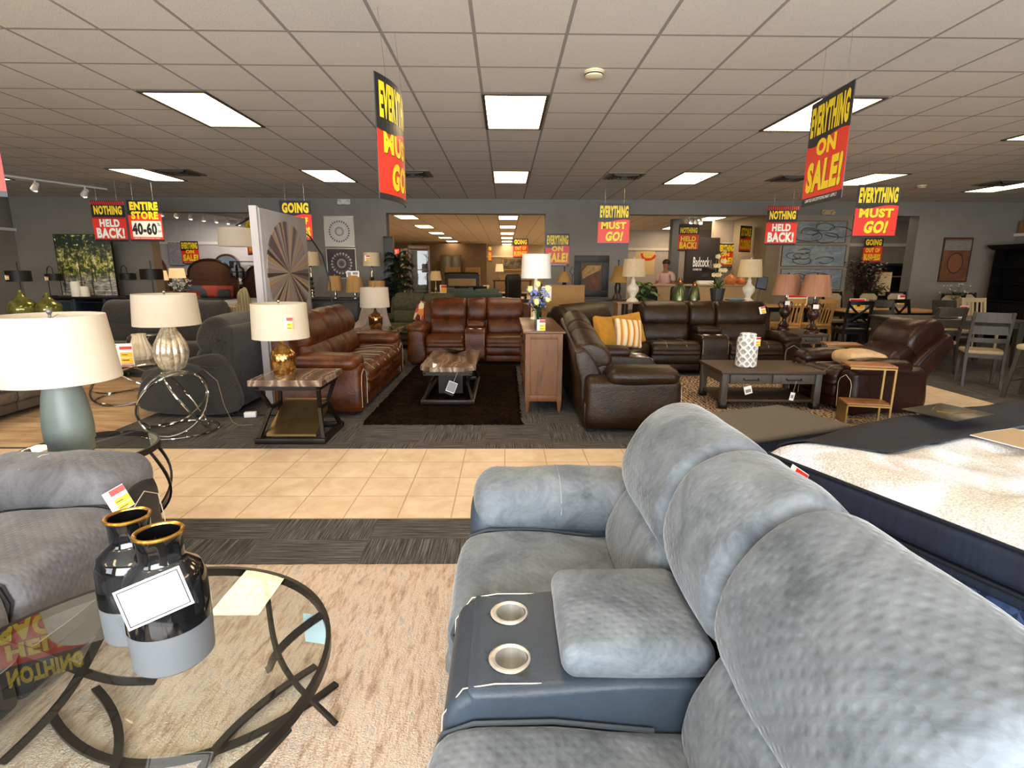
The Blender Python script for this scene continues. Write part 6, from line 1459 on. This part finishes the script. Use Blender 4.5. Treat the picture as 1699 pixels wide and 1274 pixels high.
for x in (-.18, .18):
    for y in (-.18, .18):
        m = MB(); m.tube([(x*1.25, y*1.25, 0), (x*.9, y*.9, .62)], .02, rect=(.04, .04), up=(1, 0, 0)); obj('leg', m, GRW, t)
m = MB(); m.rbox(-.21, .21, -.2, .2, .60, .67, .03); obj('seat', m, BEI, t)
m = MB()
for z in (.2, .35): m.box(-.2, .2, -.21, -.19, z, z+.025); m.box(-.2, .2, .19, .21, z, z+.025)
obj('stretcher', m, GRW, t)
for x, y, z, rz, w, h, l in ((6.95, 10.72, .771, 5, .34, .22, 'white and yellow leaflet sheet standing on the maple table'), (6.2, 11.55, .801, 6, .46, .24, 'red and yellow leaflet sheet standing on the table by the pier'), (7.55, 8.9, .771, 12, .16, .2, 'small dark leaflet standing on the grey table')):
    card(l, (x, y, z), R(rz), w, h, [(RED, .05, .95, .7, .95), (OCH, .35, .95, .1, .6), (GRY, .05, .3, .1, .6), (SBLK, .5, .7, .3, .45)], name='price_sheet', cat='price sheet', group='sale sheets on the dining tables')
t = thing('place_setting', 'dark round charger plate with silver cutlery on the grey table', 'plate', (7.2, 8.85, .7705)); m = MB(); m.lathe([(0, 0), (.10, 0), (.17, .012), (.168, .018), (.1, .006), (0, .006)], 36); obj('plate', m, BLACK, t); m = MB(); m.box(-.24, -.225, -.11, .11, 0, .004); m.box(.21, .225, -.11, .11, 0, .004); obj('cutlery', m, CHROME, t)
REDL = mat('dark_red_leaves', '#3a1219', '#64232a', rough=.6, scale=10); 
t = thing('leafy_bush', 'large dark red-leaved bush in a pot by the right opening', 'plant', (8.05, 12.2, 0)); m = MB(); m.lathe([(0, 0), (.16, 0), (.2, .4), (.17, .4), (0, .35)], 28); obj('pot', m, DKB, t)
m = MB(); tw = []
for k in range(46):
    a = k*2.4; q = Vector((cos(a)*.42*rnd.random()**.5, sin(a)*.16, 1.05+.68*rnd.random())); tw.append(q); m.tube([(0, 0, .35), (q.x*.3, q.y*.3, .85), tuple(q)], .005, 4)
obj('branch', m, mat('dark_twig', '#2b2018', rough=.8), t)
m = MB()
for k in range(1000):
    q = rnd.choice(tw)+Vector((rnd.gauss(0, .06), rnd.gauss(0, .04), rnd.gauss(0, .07))); m.mi = 0 if rnd.random() < .6 else 1; a = k*2.4; m.leaf(q, (cos(a), sin(a), rnd.uniform(-.3, .6)), .095, .045, .3)
obj('foliage', m, [REDL, PALMG], t, smooth=False)
bouquet('flower_vase', 'white blossom branches in a vase on the far dining table', (8.85, 10.7, .771), mat('cream_blossom', '#d8c9a0', rough=.7), 16, .26, .52, GLASS, .026, leaves=10)
card('square cream canvas with a dark leaf branch behind the red bush', (8.55, 12.42, .98), 0, .42, .52, [(mat('cream_canvas', '#b7a077', rough=.7), 0, 1, 0, 1)], name='leaf_canvas', cat='picture')
t = thing('plant_stand', 'dark stand under the square cream canvas behind the red bush', 'stand', (8.55, 12.38, 0)); m = MB(); m.box(-.25, .25, -.1, .1, .94, .979); obj('top', m, BLW, t)
for q in (-.22, .22): m = MB(); m.box(q-.02, q+.02, -.08, .08, 0, .94); obj('leg', m, BLW, t)
lc = bpy.data.objects['leaf_canvas']; m = MB()
for k in range(9): m.leaf((-.14+.035*k, -.004, .16+.01*(k % 3)), (.6, 0, .5 if k % 2 else -.5), .09, .02, 0, (0, 1, 0))
obj('painted_branch', m, BLACK, lc)
t = thing('hutch', 'tall black hutch with a cornice at the far right', 'cabinet', (11.05, 11.6, 0), 0); 
m = MB(); m.box(-.42, .42, -.55, .55, .06, .88, .01); obj('base_cabinet', m, BLW, t); m = MB(); m.box(-.45, .45, -.6, .6, .88, .92, .01); obj('worktop', m, BLW, t)
m = MB(); m.box(-.1, .42, -.52, .52, .92, 2.0, .01); m.box(-.3, .42, -.52, -.48, .92, 2.0); m.box(-.3, .42, .48, .52, .92, 2.0); obj('upper_cabinet', m, BLW, t); m = MB(); m.loft([[(-.36-q, -.54-q, z), (.43, -.54-q, z), (.43, .54+q, z), (-.36-q, .54+q, z)] for z, q in ((1.99, 0), (2.03, .03), (2.07, .06), (2.09, .06))]); obj('cornice', m, BLW, t, smooth=False)
for z in (1.25, 1.6):
    m = MB(); m.box(-.29, -.1, -.48, .48, z, z+.02); obj('shelf', m, BLW, t)
for s in (-1, 1):
    m = MB(); m.box(-.435, -.42, s*.27-.26, s*.27+.26, .1, .85, .006); d = obj('door', m, BLW, t); m = MB(); m.ball((-.445, s*.05, .6), .014, 6); obj('knob', m, NICKEL, d)
t = thing('cardboard_box', 'brown cardboard carton on the high ledge at far right', 'box', (11.48, 12.1, 2.361)); m = MB(); m.box(-.04, .05, -.3, .3, 0, .26, .004); obj('carton', m, KR, t); m = MB(); m.box(-.043, -.041, .0, .12, .1, .22); obj('label', m, WHITE, t)
t = thing('china_hutch', 'brown display hutch with a shelf seen beyond the right opening', 'cabinet', (10.85, 15.6, 0)); m = MB(); m.box(-.75, .75, -.2, .2, 0, .8, .01); m.box(-.75, -.68, -.2, .2, .8, 1.72); m.box(.68, .75, -.2, .2, .8, 1.72); m.box(-.75, .75, -.2, .2, 1.66, 1.74, .01); m.box(-.68, .68, .15, .2, .8, 1.66); obj('carcass', m, BLW, t)
m = MB(); m.box(-.68, .68, -.15, .15, 1.36, 1.39); obj('shelf', m, HON, t)
for k in range(6):
    m = MB(); m.lathe([(0, 0), (.03, 0), (.005, .01), (.005, .06), (.03, .1), (.035, .16), (.032, .16), (.0, .07)], 16); tag(obj('stem_glass', m, GLASS, loc=(10.35+.2*k, 15.55, 1.391)), 'stemmed glass in a row on the shelf of the brown display hutch', 'glass', 'stemmed glasses on the hutch shelf')
dtable('dining_table', 'brown table with a lamp in the rear room, left of the black bed', (-2.4, 18.3, 0), 0, 1.3, .8, .76, HON, BLW)
lamp('cream shade lamp on the brown rear-room table', (-2.3, 18.3, .761), sb, (.20, .15, .40, .70), NICKEL, CREAM, group='rear room lamps')
card('yellow price sheet on the brown rear-room table', (-2.02, 18.0, .761), 0, .22, .26, [(OCH, .2, 1, .1, .6), (RED, .2, 1, .65, .95)], name='price_sheet', cat='price sheet')
t = thing('floor_mirror', 'tall mirror with a spotted red and white frame against the rear-room wall', 'mirror', (-4.55, 27.0, .4)); SPT = NT('spotted_frame'); _q = SPT.n('TexVoronoi', {'Vector': SPT.co('Object'), 'Scale': 12}); SPT.set(Base_Color=SPT.ramp(_q.outputs[0], [(.3, '#6d2d20'), (.45, '#e5dccb')]))
m = MB()
for q in ((-.5, -.32, 0, 2.1), (.32, .5, 0, 2.1), (-.32, .32, 0, .2), (-.32, .32, 1.85, 2.1)): m.box(q[0], q[1], -.04, .04, q[2], q[3])
obj('frame', m, SPT.m, t); m = MB(); m.box(-.32, .32, -.01, .02, .2, 1.85); obj('glass', m, CHROME, t); m = MB(); m.box(-.45, .45, -.04, .2, -.4, 0); obj('stand', m, BRN, t)
t = bed('black bed with a tufted tan panel in the headboard, rear room', (-2.1, 27.0, 0), 1.7, 1.36, 1.34, 2.0, GBED, BK); t['group'] = 'rear room beds'
m = MB(); m.rbox(-.68, .68, -.10, -.045, .72, 1.08, .03); obj('tufted_panel', m, BEI, t)
for x, l in ((-2.6, 'brown carton left on the black rear-room bed frame'), (-1.6, 'brown carton right on the black rear-room bed frame')):
    t = thing('cardboard_box', l, 'box', (x, 27.5, 0)); m = MB(); m.box(-.35, .35, -.2, .2, 0, 1.62, .01); obj('carton', m, KR, t)
for x, y, rz, l in ((-1.35, 17.4, 180, 'black ladder-back chair left of the pair in the rear room'), (-.75, 17.2, 175, 'black ladder-back chair right of the pair in the rear room')): dchair(l, (x, y, 0), R(rz), 'ladder', BLW, BLW, 1.02, 'black ladder-back chairs')
dtable('dining_table', 'dark dining table beside the black ladder-back chairs in the rear room', (-1.15, 18.3, 0), 0, 1.35, .8, .76, BLW, BLW)
card('white and yellow price sheet on the dark rear-room dining table', (-.62, 18.05, .761), 0, .20, .26, [(OCH, .4, 1, .1, .8)], name='price_sheet', cat='price sheet')
t = dup(bpy.data.objects['office_chair'], (.45, 17.5, 0), R(40), 'black high-backed desk chair in the rear room', 'black leather chairs', (1.15, 1.15, 1.15))
dtable('desk', 'cream desk with papers behind the black desk chair, rear room', (.22, 18.4, 0), 0, 1.1, .6, .78, WHW, BLW, cat='desk', group='rear room desks')
picture('framed_mirror', 'lit oval-edged dark picture on the far wall of the rear room', (.45, 34.53, 1.45), 0, 1.3, .8, mat('gilt_frame', '#a8834a', rough=.35, metal=.6), mat('dark_scene_canvas', '#1f1b18', '#8a8070', rough=.6, scale=3), .10, extra=None)
for x, l in ((-.35, 'lit lamp at left of the far wall picture'), (1.25, 'lit lamp at right of the far wall picture')):
    lamp(l, (x, 33.8, .9), sb, (.26, .2, .5, .95), NICKEL, LITS, group='far wall lamps')
t = thing('console_table', 'long dark console on the far rear wall under two lit lamps', 'console table', (.45, 33.8, 0)); m = MB(); m.box(-1.2, 1.2, -.25, .25, .82, .9, .01); obj('top', m, BRN, t)
for x in (-1.1, 1.1):
    m = MB(); m.box(x-.05, x+.05, -.2, .2, 0, .82); obj('leg_panel', m, BRN, t)
t = thing('cabinet_door_unit', 'tan double-door wardrobe against the brown partition', 'wardrobe', (-3.0, 30.8, 0)); m = MB(); m.box(-.55, .55, -.25, .25, 0, 2.3, .01); obj('carcass', m, HON, t)
for s in (-1, 1):
    m = MB(); m.box(s*.27-.25, s*.27+.25, -.27, -.25, .1, 2.2, .01); obj('door', m, mat('grey_mirror_door', '#5d5a4c', rough=.3), t)
# ------------------------------------------------------------------ light and camera
def area(name, loc, rot, sx, sy, power, col):
    l = bpy.data.lights.new(name, 'AREA'); l.shape = 'RECTANGLE'; l.size, l.size_y = sx, sy; l.energy = power; l.color = col
    o = bpy.data.objects.new(name, l); COL.objects.link(o); o.location = loc; o.rotation_euler = rot; return o
for k, (a, b) in enumerate(WIN):
    area('window_daylight', ((a+b)/2, -2.95, 1.5), (R(90), 0, 0), b-a, 2.3, (WIN_P[k]), (.93, .97, 1.0))
def spot(name, loc, tgt, power, ang=70, col=(1, .9, .75)):
    l = bpy.data.lights.new(name, 'SPOT'); l.energy = power; l.spot_size = R(ang); l.spot_blend = .6; l.color = col; l.shadow_soft_size = .05
    o = bpy.data.objects.new(name, l); COL.objects.link(o); o.location = loc
    o.rotation_euler = (Vector(tgt)-Vector(loc)).to_track_quat('-Z', 'Y').to_euler(); return o
for k in range(7):
    q = (k+.5)/7; p = (-8.75+.65*q, 14.2+3.4*q, 2.82); spot('track_spot', p, (p[0]-1.5, p[1]+2.4, 1.2), 60, 80, (1, .93, .86))
for k in range(3):
    q = (k+.5)/3; p = (-8.6+.85*q, 8.9+2.3*q, 2.82); spot('track_spot', p, (p[0]-1.8, p[1]+1.4, .6), 22)
for k in range(2): spot('track_spot', (5.2+.4*k, 15.85, 2.8), (5.8+.5*k, 17.3, 2.2), 20, 90)
w = bpy.data.worlds.new('world'); bpy.context.scene.world = w; w.use_nodes = True
w.node_tree.nodes['Background'].inputs[0].default_value = (.6, .7, .85, 1); w.node_tree.nodes['Background'].inputs[1].default_value = .3
cam = bpy.data.cameras.new('camera'); co = bpy.data.objects.new('camera', cam); COL.objects.link(co)
cam.sensor_width = 36; cam.sensor_fit = 'HORIZONTAL'; cam.lens = 36*900/1699; cam.clip_start = .05; cam.clip_end = 200
co.matrix_world = Matrix.Translation((0, 0, 1.52)) @ Matrix.Rotation(R(-.76), 4, 'Z') @ Matrix.Rotation(R(90-11.9), 4, 'X') @ Matrix.Rotation(R(.25), 4, 'Z')
sc = bpy.context.scene; sc.camera = co
vs = sc.view_settings; vs.view_transform = 'Standard'; vs.look = 'None'; vs.gamma = 1; vs.use_curve_mapping = False; vs.exposure = EXPO
try: sc.cycles.use_denoising = True
except Exception: pass
